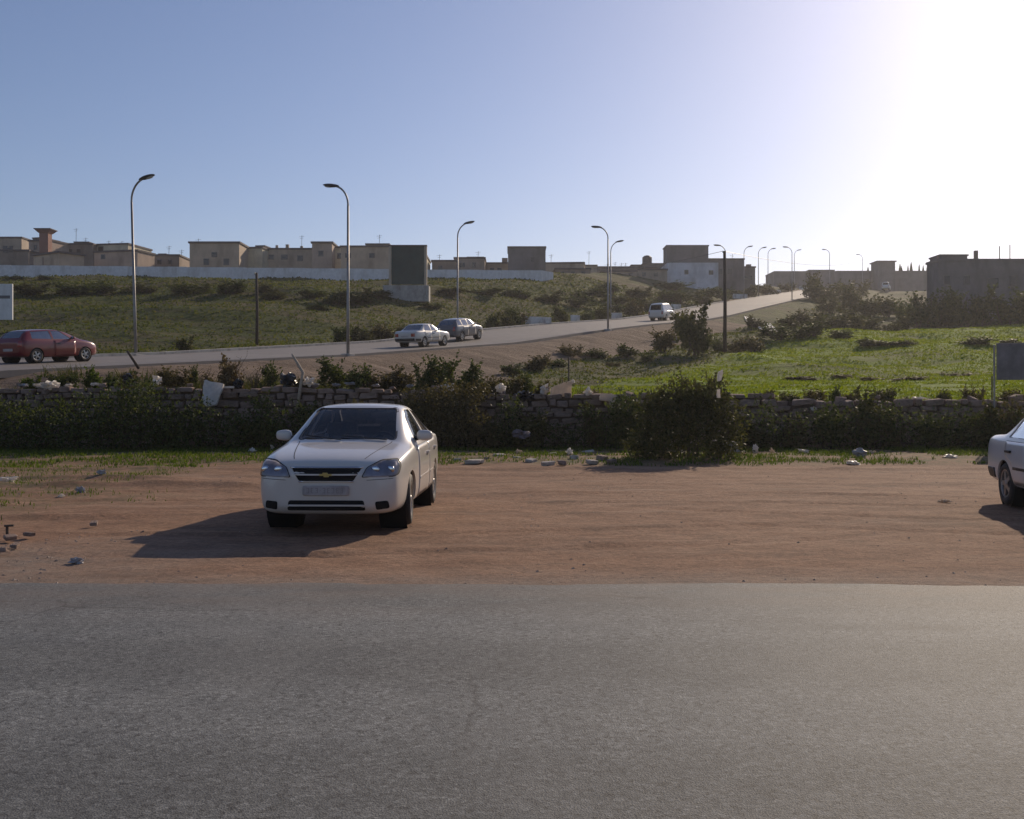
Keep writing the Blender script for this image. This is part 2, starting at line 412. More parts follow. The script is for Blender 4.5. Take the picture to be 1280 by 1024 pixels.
# ------------------------------------------------------------------ terrain
PY = [-400, 30.95, 31.2, 35, 53.7, 72, 88.6, 100, 119, 131, 150, 178, 236, 300, 380, 600, 3000]
PZ = [0, 0, 1.34, 1.72, 3.45, 5.35, 7.35, 8.6, 10.5, 12.0, 14.7, 18.6, 26.2, 33.0, 38, 40, 40]
UX, UY = 0.4216, 0.9068            # direction of the sloping road
def off(x, y): return (x+8.5)*UY - (y-53.7)*UX      # >0: near side of the road
ROADW = 8.5
RY = [-400, 0, 26, 35, 53.7] + PY[5:]
RZ_ = [-1, .9, 1.6, 2.42, 3.75] + PZ[5:]
def prof(y): return np.interp(y, PY, PZ)
def rprof(y): return np.interp(y, RY, RZ_)
def terr(x, y):
    x = np.asarray(x, float); y = np.asarray(y, float)
    o = off(x, y)
    z = prof(y); z = z + (rprof(y)-z)*(1-sstep(2, 12, o))*sstep(31.4, 35.5, y)
    left = sstep(10.5, 34, -o) * 4.0 * sstep(45, 145, y) * (1-sstep(200, 265, y))
    # terraces on the left slope
    bumps = (fbm(x*.05, y*.09, 3)*1.4 + fbm(x*.3, y*.3, 2)*.22) * sstep(30, 75, y) * sstep(2.0, 9, np.abs(o+ROADW/2)-ROADW/2)
    bank = -0.75*sstep(1.5, 7, o)*sstep(32, 50, y)*(1-sstep(22, 70, o)) 
    small = fbm(x*.5, y*.5, 3)*.18*sstep(31.5, 34, y)*sstep(.6, 3, np.abs(o+ROADW/2)-ROADW/2)
    rightdip = .9*sstep(25, 45, o)*sstep(70, 105, y)
    return z + left + bumps + bank + small + rightdip
def terr1(x, y): return float(terr(x, y))
def P(px, py, d): return Vector(((px-CX)/F*d, d, CH+(HY-py)/F*d))
def hit(px, py, d0=32.0, d1=420.0):
    """where the line of sight through that point of the photograph meets the hillside"""
    d = np.arange(d0, d1, .1); x = (px-CX)/F*d; z = CH+(HY-py)/F*d
    below = np.nonzero(z <= terr(x, d))[0]
    i = below[0] if len(below) else len(d)-1
    return Vector((x[i], d[i], terr1(x[i], d[i])))
def lot_hit(px, py):
    d = F*CH/(py-HY); return Vector(((px-CX)/F*d, d, 0.0))

def grid_mesh(name, xs, ys, zf, mat, attrs={}):
    X, Y = np.meshgrid(xs, ys); Z = zf(X, Y)
    v = np.stack([X, Y, Z], -1).reshape(-1, 3); nx, ny = len(xs), len(ys)
    i = np.arange(nx*ny).reshape(ny, nx)
    q = np.stack([i[:-1,:-1], i[:-1,1:], i[1:,1:], i[1:,:-1]], -1).reshape(-1, 4)
    me = bpy.data.meshes.new(name)
    me.vertices.add(len(v)); me.vertices.foreach_set('co', v.ravel())
    me.loops.add(q.size); me.loops.foreach_set('vertex_index', q.ravel())
    me.polygons.add(len(q)); me.polygons.foreach_set('loop_start', np.arange(0, q.size, 4)); 
    me.polygons.foreach_set('use_smooth', np.ones(len(q), bool))
    me.update(calc_edges=True)
    for k, fn in attrs.items():
        a = me.attributes.new(k, 'FLOAT', 'POINT'); a.data.foreach_set('value', np.clip(fn(X, Y), 0, 1).ravel().astype(np.float32))
    return link(name, me, mat)

def spaced(a):   # list of (start, stop, step)
    r = []
    for s, e, st in a: r += list(np.arange(s, e, st))
    return np.array(r)
gx = np.concatenate([-np.geomspace(130, 2600, 22)[::-1], spaced([(-126, -40, 2.0), (-40, 60, 1.0), (60, 150, 2.0)]), np.geomspace(150, 2600, 22)])
gy = np.concatenate([spaced([(-400, 0, 50), (0, 24, 4), (24, 30.5, .5)]), [30.95, 31.2], spaced([(31.6, 60, .6), (60, 160, 1.25), (160, 400, 4)]), np.geomspace(400, 3000, 18)])
def ground_z(X, Y):
    z = terr(X, Y)
    o = off(X, Y)
    inroad = (1-sstep(0, 1.2, np.abs(o+ROADW/2)-ROADW/2-.1))*sstep(31, 34, Y)
    z = z - .22*inroad
    return np.where(Y < 31.0, -.35, z)
def soil_a(X, Y):
    o = off(X, Y)
    w = 8.5 + 5*fbm(X*.06, Y*.06, 2)
    s = (1-sstep(w*.75, w*1.1, o))*sstep(-1, 0, o)*(1-sstep(95, 140, Y))*.95
    s = np.maximum(s, .85*(1-sstep(.6, 2.2, -(o+ROADW)))*(o < -ROADW+.3)*sstep(28, 34, Y))
    s = np.maximum(s, .30*sstep(120, 175, Y))
    s = np.maximum(s, 1.0*(Y < 31.0))
    s = np.maximum(s, .55*(1-sstep(32, 37, Y))*(X < 2))
    return s
def lush_a(X, Y):
    o = off(X, Y)
    return sstep(10, 17, o)*(1-sstep(105, 125, Y))*1.0 + .22*(o < -9)
ground = grid_mesh('ground', gx, gy, ground_z, M['ground'], {'soil': soil_a, 'lush': lush_a})
tag(ground, 'grassy hillside rising behind the stone wall', 'ground', kind='structure')

# dirt lot in front of the wall
def lot_z(X, Y):
    z = fbm(X*.5, Y*.4, 2)*.016 + fbm(X*2.2, Y*1.8, 3)*.018 + fbm(X*6, Y*5, 2)*.010
    for (yc, x0, x1, h, w) in ((18.0, -14, -4.6, .10, .28), (19.6, -13, -6.5, .06, .25), (20.6, -5.5, 3, .03, .22), (16.8, .2, 6, .012, .2), (13.4, -9, -5.0, .04, .2),
                               (10.1, -3.6, -1.9, -.05, .12), (18.6, 1.5, 9, .012, .2), (22.4, -13, 13, .04, .25)):
        yy = yc + .35*fbm(X*.35+yc, Y*0+yc, 2)
        z = z + h*np.exp(-((Y-yy)/w)**2)*sstep(x0-1, x0+.5, X)*(1-sstep(x1-.5, x1+1, X))*(.6+1.2*(vnoise(X*1.3, Y*0+yc)+.5))
    for (cx_, cy_, cv, sl_) in ((-.5, 10.4, .02, .16), (3.5, 15.2, -.03, -.10), (6.0, 11.6, .03, -.25), (-6.5, 15.5, .01, .05)):      # tyre tracks
        for g_ in (0, 1.45):
            yt = cy_ + g_ + sl_*(X-cx_) + cv*(X-cx_)**2 + .1*vnoise(X*.7, X*0+cy_)
            dd_ = (Y-yt); z = z + (-.022*np.exp(-(dd_/.11)**2) + .012*np.exp(-((np.abs(dd_)-.2)/.07)**2))*np.exp(-((X-cx_)/4.5)**4)
    flat = sstep(8.3, 9.4, Y)
    edge = 8.25 - .012*X*(np.abs(X) < 30) + .22*fbm(X*1.3, X*0+8.8, 4)
    z = z*flat - .028 + (1-flat)*(.040*sstep(edge-.22, edge+.12, Y) - .03 + .012*fbm(X*6, Y*6, 2)) + .03*(1-flat)*sstep(edge+.1, edge+.5, Y)*0
    z = z + .10*sstep(23.2, 26, Y)
    return z
lx = np.concatenate([np.geomspace(18, 120, 14)[::-1]*-1, spaced([(-17.9, 17.9, .14)]), np.geomspace(18, 120, 14)])
ly = spaced([(7.4, 9.4, .06), (9.4, 26, .125), (26, 31.2, .25)])
def lot_green(X, Y):
    g = sstep(22.9, 24.4, Y + 1.4*fbm(X*.4, Y*.4, 3)) * .95
    g2 = (1-sstep(-8.3, -4.6, X + 2.2*fbm(X*.5, Y*.5, 3)))*sstep(11.2, 12.4, Y)*.62
    return np.maximum(g, g2)
def lot_grit(X, Y):
    g = (1-sstep(-5.5, -1.0, X))*(1-sstep(9.6, 12.2, Y + 1.2*fbm(X*.7, Y*.7, 2)))*.9
    return np.maximum(g, (1-sstep(8.4, 9.6, Y))*.55 + .12)
lot = grid_mesh('dirt_lot', lx, ly, lot_z, M['dirt'], {'green': lot_green, 'grit': lot_grit})
tag(lot, 'reddish brown dirt lot beside the asphalt road', 'dirt lot', kind='structure')

# asphalt road the photographer stands on
def street():
    xs = np.concatenate([[-600, -200, -80, -40], spaced([(-20, 20, .12)]), [40, 80, 200, 600]])
    ys = [-60, -20, -5, 0, 2, 4, 6, 7.4, 8.0]
    v = []; nx = len(xs)
    for j, y in enumerate(ys + [8.33]):
        for x in xs:
            yy = y
            if j == len(ys): yy = 8.34 - .012*x*(abs(x) < 30) + .16*float(fbm(x*.8, 3.3, 5)) + .05*float(vnoise(x*7, 1.2))
            v.append((x, yy, .012 - .00004*(yy**2 if yy > 0 else 0)))
    for x in xs: # ragged broken edge
        i = len(ys)*nx + list(xs).index(x); v.append((v[i][0], v[i][1]+.03, -.06))
    f = []
    for j in range(len(ys)+1):
        for i in range(nx-1):
            f.append((j*nx+i, j*nx+i+1, (j+1)*nx+i+1, (j+1)*nx+i))
    o = mk('asphalt_road', v, f, M['asphalt'])
    tag(o, 'worn grey asphalt road in front of the dirt lot', 'road', kind='structure')
street()

def strip_along(name, o0, o1, t0, t1, dz, mat, thick=.0, step=1.5, n=4):
    """ribbon following the sloping road between two lateral offsets"""
    ts = np.arange(t0, t1, step); v = []; f = []
    for t in ts:
        for k in range(n+1):
            oo = o0 + (o1-o0)*k/n
            x = -8.5 + UX*t + UY*oo; y = 53.7 + UY*t - UX*oo
            v.append((x, y, float(rprof(y)) + dz))
    m = n+1
    for i in range(len(ts)-1):
        for k in range(n): f.append((i*m+k, i*m+k+1, (i+1)*m+k+1, (i+1)*m+k))
    if thick:
        base = len(v)
        for i in range(len(ts)):
            for k in (0, n):
                p = v[i*m+k]; v.append((p[0], p[1], p[2]-thick))
        for i in range(len(ts)-1):
            a = base+2*i
            f.append((i*m, (i+1)*m, a+2, a)); f.append(((i+1)*m+n, i*m+n, a+1, a+3))
    return mk(name, v, f, mat, smooth=not thick)
hr = strip_along('sloping_road', -ROADW, 0.15, -23.5, 215, .02, M['road'], thick=.25, n=6)
tag(hr, 'pale worn road climbing the hill behind the wall', 'road', kind='structure')
kb = strip_along('kerb', -ROADW-.32, -ROADW-.003, -23.5, 120, .15, M['concrete'], thick=.4, n=1)
tag(kb, 'low concrete kerb on the far side of the sloping road', 'kerb', kind='structure')

def road_pt(d, o):
    """point on the sloping road at depth d, lateral offset o"""
    t = (d - 53.7 + UX*o)/UY
    x = -8.5 + UX*t + UY*o
    return Vector((x, d, float(rprof(d))+.03))

# ------------------------------------------------------------------ distant buildings and walls
def bmat(name, c, stain=None):
    return simple(name, c, .9, .14, .8, bmp=.12, stain=stain or tuple(x*.6 for x in c), stain_scale=.35)
B = {'sand': bmat('sand_render', (.50,.41,.31)), 'tan': bmat('tan_render', (.46,.37,.28)), 'brown': bmat('brown_block', (.30,.235,.19)),
     'cream': bmat('cream_render', (.66,.58,.42)), 'pink': bmat('pinkish_render', (.44,.34,.27)), 'grey': bmat('grey_block', (.19,.175,.175)),
     'white': bmat('white_render', (.68,.68,.70)), 'red': bmat('red_brick', (.27,.14,.11)), 'dark': bmat('dark_roof', (.13,.11,.11))}

def building(name, label, px0, px1, top, d, depth=8, rot=0, wall='sand', roof='dark', wins=(), doors=(), upper=(), antennas=(), columns=(), tank=None, overhang=.15, group=None, roof_t=.28):
    x0, x1 = (px0-CX)/F*d, (px1-CX)/F*d
    zt = CH + (HY-top)/F*d
    w = x1-x0
    zb = min(terr1(a, b) for a in (x0, x1) for b in (d, d+depth)) - .4
    e = empty(name, (x0, d, zb), math.radians(rot)); h = zt - zb
    tag(e, label, 'building', group)
    MB().box(0, w, 0, depth, 0, h-roof_t).build('wall', B[wall], e)
    rf = MB().box(-overhang, w+overhang, -overhang, depth+overhang, h-roof_t, h).build('roof', B[roof], e)
    pm = F/d
    def zof(py): return CH + (HY-py)/F*d - zb
    if not wins and not doors and px1-px0 > 25 and 'shed' not in name and 'yard' not in label:
        rw = random.Random(int(px0*7+px1)); wins = []; q = px0+5+rw.random()*4
        while q+5 < px1-3:
            wins.append((q, q+3.5+rw.random()*1.5, top+7+rw.random(), top+11.5+rw.random())); q += 9+rw.random()*8
    for (a, b2, c, dd) in wins:              # px left, right, py top, bottom
        xa, xb = (a-px0)/pm, (b2-px0)/pm; za, zb2 = zof(dd), zof(c)
        fr = MB().box(xa-.08, xb+.08, -.06, .02, za-.08, za).box(xa-.08, xb+.08, -.06, .02, zb2, zb2+.08).box(xa-.08, xa, -.06, .02, za, zb2).box(xb, xb+.08, -.06, .02, za, zb2)
        wn = fr.build('window', B['grey'], e)
        MB().box(xa, xb, -.025, .01, za, zb2).build('pane', M['window'], wn)
    for (a, b2, c, dd) in doors:
        xa, xb = (a-px0)/pm, (b2-px0)/pm
        MB().box(xa, xb, -.05, .02, max(zof(dd), .35), zof(c)).build('door', B['brown'], e)
    for (a, b2, c, yoff, mt) in upper:       # px left, right, top ; set back
        xa, xb = (a-px0)/pm, (b2-px0)/pm; zz = zof(c)
        u = MB().box(xa, xb, yoff, yoff+min(depth-yoff, 4.5), h-.02, zz-.2).build('upper_storey', B[mt], e)
        MB().box(xa-.12, xb+.12, yoff-.12, yoff+min(depth-yoff, 4.5)+.12, zz-.2, zz).build('roof_slab', B[roof], u)
    for (a, py) in antennas:
        xa = (a-px0)/pm; zz = zof(py)
        MB().tube([(xa, 2, h-.05), (xa+.05, 2, zz)], .035, 5).tube([(xa-.45, 2, zz-.25), (xa+.45, 2, zz-.15)], .02, 4).tube([(xa-.3, 2, zz-.55), (xa+.3, 2, zz-.45)], .02, 4).build('antenna', M['darksteel'], e)
    for (a, py, r) in columns:
        xa = (a-px0)/pm; zz = zof(py)
        MB().box(xa-r, xa+r, .5, .5+2*r, h-.05, zz).build('column', B['brown'], e)
    if tank:
        xa = (tank[0]-px0)/pm; r = tank[1]
        MB().lathe_z([(r, 0), (r, r*1.5), (r*.6, r*1.85), (.15, r*1.95)], 12, xa, 2.5, h-.02).build('water_tank', M['darksteel'], e)
    return e

building('house', 'low beige flat roofed house half cut off beside the brick water tower', -30, 27, 296, 185, wall='tan', wins=[(4,9,308,313),(12,16,308,313)])
building('house', 'dark low house with a pale parapet below the brick water tower', -20, 36, 312, 172, wall='brown', wins=[(4,16,310.5,315)])
building('house', 'stepped house joined to the red brick tower', 36, 66, 300, 178, wall='pink', upper=[(36,50,296,1,'pink')], rot=-14, depth=7)
# brick tower with flared top
tw = P(57, 300, 176); tz = terr1(tw.x, tw.y)
e = empty('brick_tower', (tw.x, tw.y, tz)); tag(e, 'red brick tower with a flared square top above the houses', 'tower')
hh = P(57, 292, 176).z - tz
MB().add(*(lambda r, h: ([(-r,-r,0),(r,-r,0),(r,r,0),(-r,r,0),(-r,-r,h),(r,-r,h),(r,r,h),(-r,r,h)], [(3,2,1,0),(4,5,6,7),(0,1,5,4),(1,2,6,5),(2,3,7,6),(3,0,4,7)]))(.75, hh)).build('shaft', B['red'], e)
MB().add([(-.86,-.86,hh),(.86,-.86,hh),(.86,.86,hh),(-.86,.86,hh),(-1.35,-1.35,hh+.55),(1.35,-1.35,hh+.55),(1.35,1.35,hh+.55),(-1.35,1.35,hh+.55)],
         [(3,2,1,0),(4,5,6,7),(0,1,5,4),(1,2,6,5),(2,3,7,6),(3,0,4,7)]).build('flared_top', B['red'], e)
MB().box(-1.42,1.42,-1.42,1.42,hh+.55,hh+.7).build('cap_slab', B['dark'], e)
building('house', 'long dark house behind the gabled cream house', 66, 116, 304, 182, wall='brown', upper=[(90,108,301,1,'brown')], antennas=[(89,283),(101,295)])
building('house', 'pale cream house with one small window and two roof aerials', 116, 164, 305, 184, wall='cream', rot=-10, wins=[(124,130,309,314)], antennas=[(129,299),(147,300)])
building('house', 'low house with a bright cream end wall and dark door', 42, 95, 318, 160, wall='tan', rot=-33, depth=4.2, overhang=.25, doors=[(60,64,323,333)])
building('house', 'brown house with a small sunlit end beside the street lamp', 118, 179, 314, 163, wall='pink', rot=-14, depth=4.6, wins=[(128,133,319,324)])
building('house', 'low dull house between the brown house and the big box house', 190, 224, 318, 170, wall='brown', antennas=[(206,305),(222,310)], upper=[(196,205,316,1,'brown')])
building('house', 'big plain box house with dark roof edge and small windows', 237, 299, 302, 166, wall='tan', depth=7, wins=[(265,271,316,321),(255,261,324,331),(280,286,324,331)], antennas=[(243,296)], overhang=.2)
building('house', 'low house joined to the big box house', 300, 329, 309, 172, wall='cream', rot=-8, upper=[(315,326,305,2,'tan')], wins=[(304,309,320,326)])
building('house', 'long sand coloured terrace with small rooftop posts', 329, 390, 310, 174, wall='tan', wins=[(336,342,319,324),(352,359,319,324),(372,378,320,326)], columns=[(345,306,.2),(358,305,.25),(376,307,.2)], antennas=[(374,292)])
building('house', 'square tower house above the long terrace', 390, 415, 302, 170, wall='pink', depth=6, wins=[(398,404,314,320)], overhang=.2)
building('house', 'low house with a sunlit side next to the square tower house', 415, 438, 308, 173, wall='cream', wins=[(422,428,317,323)])
building('house', 'wide tan house with a raised block behind the dark billboard', 426, 486, 307, 164, wall='tan', depth=7, upper=[(457,486,304,.3,'tan')], wins=[(432,438,317,322),(462,468,317,322)], antennas=[(472,291)])
building('house', 'small cream house showing at the edge of the dark billboard', 505, 533, 319, 168, wall='cream', depth=8)
building('house', 'low dark house under the far side lamp', 540, 570, 325, 172, wall='brown', antennas=[(548,316)])
building('house', 'low pinkish house with a stepped roof', 568, 606, 321.5, 176, wall='pink', upper=[(584,604,320,1,'pink')], antennas=[(597,312)])
building('house', 'low long shed between the stepped house and the tall grey box', 606, 636, 328, 180, wall='tan', columns=[(631,322,.5)])
building('house', 'tall plain grey box house with a lamp post behind', 635, 682, 308, 172, wall='grey', depth=7, overhang=.12, wins=[(664,668,322,327)])
building('house', 'long low house behind the end of the white boundary wall', 682, 730, 328, 185, wall='tan', rot=-5, antennas=[(688,316)], wins=[(700,706,336,341)])
building('house', 'low terrace with aerials beyond the curved lamps', 728, 746, 331, 200, wall='tan', antennas=[(737,312)])
building('house', 'dull terrace with a small rooftop room', 746, 804, 333, 205, wall='brown', upper=[(790,801,330,1,'brown')], antennas=[(770,326),(778,327),(783,327)])
building('house', 'low house with a round roof tank beside the white house', 804, 836, 329, 200, wall='grey', tank=(811, .95))
building('house', 'low brown block house in front of the long low house', 694, 738, 335, 176, wall='brown', wins=[(700,704,340,344),(714,718,340,344),(727,731,340,344)])
building('house', 'flat pinkish house below the dull terrace', 752, 796, 338, 184, wall='pink', wins=[(758,762,342,346),(772,776,342,346),(786,790,342,346)], antennas=[(760,328)])
building('house', 'small tan lean to beside the round tank house', 797, 834, 336, 188, wall='tan', wins=[(803,807,341,345),(818,822,341,345)], upper=[(806,822,333,1,'brown')])
wb = building('house', 'white house with two small windows and a taller grey upper block', 834, 898, 327, 190, wall='white', roof='grey', depth=9, overhang=.05, roof_t=.2, wins=[(856,860,338,342.5),(886.5,891,338.5,343)], upper=[(834,886,306,.4,'grey')])
building('house', 'grey flat roofed house joined to the white house', 886, 930, 323, 198, wall='grey', wins=[(898,903,336,343),(910,915,336,343)], antennas=[(918,316)])
building('house', 'small stepped grey house at the road bend', 930, 944, 333, 202, wall='grey', columns=[(937,330,.45)], wins=[(930,940,345,350)])
building('shed', 'long low pale shed on the crest beyond the road', 968, 1046, 339, 290, wall='grey', roof='grey', depth=10, overhang=.1, upper=[(1012,1044,337,.5,'grey')])
building('house', 'square hut on the crest behind the parked van', 1097, 1119, 326, 270, wall='grey', depth=5, overhang=.3)
building('house', 'low dark walled yard on the crest beyond the trees', 1046, 1168, 338.5, 275, wall='grey', roof='grey', depth=5, overhang=.05, roof_t=.15)
for k, px in enumerate((1085, 1092, 1125, 1127, 1135, 1139, 1149, 1154, 1159, 1164)):
    t_ = [333, 331, 329, 332, 331, 327, 330, 331, 330, 333][k]
    p0 = P(px, 345, 282); p1 = P(px, t_, 282); e = empty('cypress', (p0.x, p0.y, terr1(p0.x, p0.y)))
    tag(e, 'slim dark cypress behind the walled yard on the crest', 'tree', 'slim cypresses on the crest')
    hgt = p1.z - e.location.z
    MB().lathe_z([(.06,0),(.05,1.2)], 6).build('trunk', M['bark'], e)
    rr = random.Random(k)
    MB().lathe_z([(.12,.5)]+[(r_*(.75+.5*rr.random()), hgt*q) for q, r_ in ((.15,.45),(.35,.5),(.5,.48),(.65,.42),(.8,.3),(.92,.15))]+[(.03,hgt)], 7).build('crown', M['shrub'], e)
# the big building on the right
bb = building('house', 'large unfinished grey building with a rooftop room and bare columns', 1173, 1340, 323.5, 128, wall='grey', roof='grey', depth=3.6, overhang=.12, roof_t=.3,
         upper=[(1177,1211,317.5,.4,'grey')], columns=[(1175,318.5,.1),(1223,312.5,.2),(1252,307,.045),(1265,305,.04),(1290,312,.2)],
         wins=[(1180,1187,345,356),(1205,1212,345,356),(1234,1248,348,360),(1262,1270,345,356)])

# white boundary wall across the slope
d0 = 150
def bwall():
    e = empty('boundary_wall', (0, d0, 0)); tag(e, 'long white boundary wall across the slope below the houses', 'wall')
    n = 30; pxs = np.linspace(-60, 676, n+1)
    for i in range(n):
        a, b2 = pxs[i], pxs[i+1]
        zt = lambda q: P(q, 331.5+7*max(q, 0)/690, d0).z
        za = P(a, 331.5+7*max(a,0)/690, d0).z; zb2 = za + (P(b2, 331.5+7*max(b2,0)/690, d0).z-za)
        xa, xb = (a-CX)/F*d0, (b2-CX)/F*d0
        ga, gb = terr1(xa, d0)-.8, terr1(xb, d0)-.8
        j = .02*((i*7) % 3 - 1)
        MB().add([(xa+.01,-.1,ga),(xb-.01,-.1,gb),(xb-.01,.1,gb),(xa+.01,.1,ga),(xa+.01,-.1,za+j),(xb-.01,-.1,zb2+j),(xb-.01,.1,zb2+j),(xa+.01,.1,za+j)],
                 [(3,2,1,0),(4,5,6,7),(0,1,5,4),(1,2,6,5),(2,3,7,6),(3,0,4,7)]).build('panel', M['whitewash'], e)
    # return at the end, catching the sun
    a = (676-CX)/F*d0; zt = P(676, 338.5, d0).z; g = terr1(a, d0)-1
    MB().add([(a+.02,-.12,g),(a+1.9,2.2,g),(a+1.75,2.4,g),(a-.1,.12,g),(a+.02,-.12,zt+.05),(a+1.9,2.2,zt+.05),(a+1.75,2.4,zt+.05),(a-.1,.12,zt+.05)],
             [(3,2,1,0),(4,5,6,7),(0,1,5,4),(1,2,6,5),(2,3,7,6),(3,0,4,7)]).build('end_panel', M['whitewash'], e)
bwall()

# dark billboard on the slope
def billboard():
    d = 112; p = P(510, 368, d); z0 = terr1(p.x, d)-.3; e = empty('billboard', (p.x, d, z0))
    tag(e, 'dark green billboard in a beige frame on a pale base across the slope', 'billboard')
    pm = d/F; zb = P(0, 355, d).z-z0; zt = P(0, 309.5, d).z-z0; w = 20.5*pm
    MB().rbox(-30*pm, 27*pm, -1.0, 1.0, 0, zb-.25, .05).build('base', M['concrete'], e)
    MB().rbox(-w-.28, -w, -.25, .25, zb-.3, zt+.1, .03).rbox(w, w+.28, -.25, .25, zb-.3, zt+.1, .03).build('frame', B['sand'], e)
    MB().rbox(-w-.3, w+.3, -.28, .28, zt+.1, zt+.25, .03).build('top_rail', B['dark'], e)
    MB().box(-w+.002, w-.002, -.1, .1, zb-.05, zt+.098).build('panel', simple('dark_green_board', (.018,.05,.045), .6, .3, 1.2), e)
billboard()
def small_sign():
    d = 58; a = P(-60, 400, d); b2 = P(16, 355, d); z0 = terr1(b2.x, d); e = empty('sign_board', (b2.x, d, z0-.2))
    tag(e, 'white sign board with a faint band standing on the grass', 'sign')
    MB().rbox(a.x-b2.x, 0, -.06, .06, a.z-z0+.2, b2.z-z0+.2, .015).build('panel', M['whitewash'], e)
    zc = (a.z*.35+b2.z*.65)-z0+.2
    MB().box(a.x-b2.x+.1, -.12, -.066, -.058, zc-.12, zc+.05).build('printed_band', B['grey'], e)
    for xx in (-3.2, -.9): MB().tube([(xx, .1, -.2), (xx, .1, b2.z-z0+.1)], .05, 8).build('post', M['steel'], e)
small_sign()
def grey_sign():
    d = 30; a = P(1246, 475, d); b2 = P(1330, 429, d); z0 = terr1(a.x, d); e = empty('sign_board', (a.x, d, z0-.15))
    tag(e, 'dull grey sign board on posts in the green field', 'sign')
    MB().rbox(0, b2.x-a.x, -.03, .03, a.z-z0+.15, b2.z-z0+.15, .01).build('panel', simple('dull_grey_board', (.19,.185,.18), .8, .25, 3, stain=(.13,.125,.125)), e)
    for xx in (-.04, 1.0): MB().tube([(xx, .07, -.1), (xx, .07, b2.z-z0+.1)], .028, 8).build('post', M['steel'], e)
grey_sign()

# ------------------------------------------------------------------ street lamps and poles
def lamp_proto():
    e = empty('street_lamp', (0,0,0))
    pl = MB().tube([(0,0,-.3),(0,0,2.5),(0,0,7.7)], [.085,.075,.055], 12).build('pole', M['steel'], e, True)
    MB().rbox(-.26,.26,-.26,.26,-.3,.05,.03).build('base', M['concrete'], e)
    pts = [(0,0,7.65)] + [(1.0-1.0*math.cos(q), 0, 7.75+1.05*math.sin(q)) for q in np.linspace(0, math.radians(78), 8)]
    MB().tube(pts, [.05]*len(pts), 10).build('arm', M['steel'], e, True)
    hd = MB().ell((0,0,0), (.42,.15,.085), 14, 8, lambda d: (1.0 if d.z < 0 else 1.25)*(1.0-.18*d.x)).build('lamp_head', M['darksteel'], e, True)
    hd.location = (1.14, 0, 8.83); hd.rotation_euler = (0, math.radians(-8), 0)
    ln = MB().ell((.06,0,-.055), (.26,.11,.05), 10, 6).build('lens', M['lens'], hd, True)
    return e
def copy_tree(o, parent=None):
    c = o.copy(); COL.objects.link(c); c.parent = parent
    for ch in list(o.children): copy_tree(ch, c)
    return c
lp = lamp_proto(); first = True
NEAR_ANG = math.atan2(UX, -UY)          # arm towards the road from the near side
lamps = [('n', 435, 53.7, 0), ('n', 760, 88.6, 0), ('n', 907, 130, 0), ('n', 990, 172, 0), ('n', 1037, 211, 0), ('n', 1078, 262, 0),
         ('f', 170, 52, -2.2), ('f', 572, 84, 0), ('f', 763.5, 117.5, 0), ('f', 930, 177, 0), ('f', 948, 191, 0), ('f', 960, 204, 0), ('f', 993, 232, 0)]
for side, px, d, lean in lamps:
    o = lp if first else copy_tree(lp); first = False
    x = (px-CX)/F*d
    o.location = (x, d, terr1(x, d)); o.rotation_euler = (0, math.radians(lean), NEAR_ANG if side == 'n' else NEAR_ANG+math.pi)
    if side == 'n': tag(o, 'curved arm street lamp on the wall side of the sloping road', 'street lamp', 'street lamps on the wall side of the road')
    else: tag(o, 'curved arm street lamp on the housing side of the sloping road', 'street lamp', 'street lamps on the housing side of the road')
    if px == 170:
        o['label'] = 'slightly leaning street lamp beside the brown house and grass verge'; 
    LL = {435:'tall curved lamp at the road edge behind the white sedan', 760:'curved lamp at the road edge before another lamp, near the minivan', 907:'curved lamp rising behind the thick wooden pole', 572:'curved lamp behind the dark wagon, its foot hidden by shrubs', 763.5:'curved lamp standing just behind another lamp, arm the other way'}
    if px in LL: o['label'] = LL[px]
def pole(px, base, top, d, r, label):
    p = P(px, base, d); z0 = terr1(p.x, d); e = empty('utility_pole', (p.x, d, z0)); tag(e, label, 'pole')
    h = P(px, top, d).z - z0
    MB().tube([(0,0,-.3),(.02,0,h*.5),(-.02,0,h)], [r*1.25, r*1.1, r*.9], 10).build('shaft', M['darkwood'], e, True)
    MB().tube([(-.14,0,h-.12),(-.14,0,h+.02)], [.035,.03], 8).tube([(-.14,0,h-.12),(.0,0,h-.2)], .015, 6).build('insulator', M['lens'], e, True)
    return Vector((p.x-.14, d, z0+h))
pole(321, 425, 341, 66, .085, 'short dark wooden pole standing in the grass below the white wall')
pa = pole(906, 428, 314, 76, .115, 'thick dark wooden pole beside the wall side road bank')
def wire(a, b2, sag, label, r=.012):
    pts = [a.lerp(b2, t) - Vector((0,0,sag*4*t*(1-t))) for t in np.linspace(0, 1, 24)]
    o = MB().tube(pts, r, 5).build('overhead_wire', M['black']); tag(o, label, 'wire')
wire(pa, P(700, 330, 192), 1.2, 'thin overhead wire from the thick pole to the low houses', .018)
wire(pa, P(1100, 312, 300), 2.5, 'thin overhead wire from the thick pole to the crest', .018)

# ------------------------------------------------------------------ vehicles
def roundpoly(poly, r=.035, n=3):
    out = []; m = len(poly)
    for i in range(m):
        p = Vector(poly[i]); a = Vector(poly[i-1]); b2 = Vector(poly[(i+1) % m])
        ra = min(r, (a-p).length*.45); rb = min(r, (b2-p).length*.45)
        s = p+(a-p).normalized()*ra; e = p+(b2-p).normalized()*rb
        for k in range(n+1):
            t = k/n; out.append((s*(1-t)**2 + p*2*t*(1-t) + e*t*t)[:])
    return out

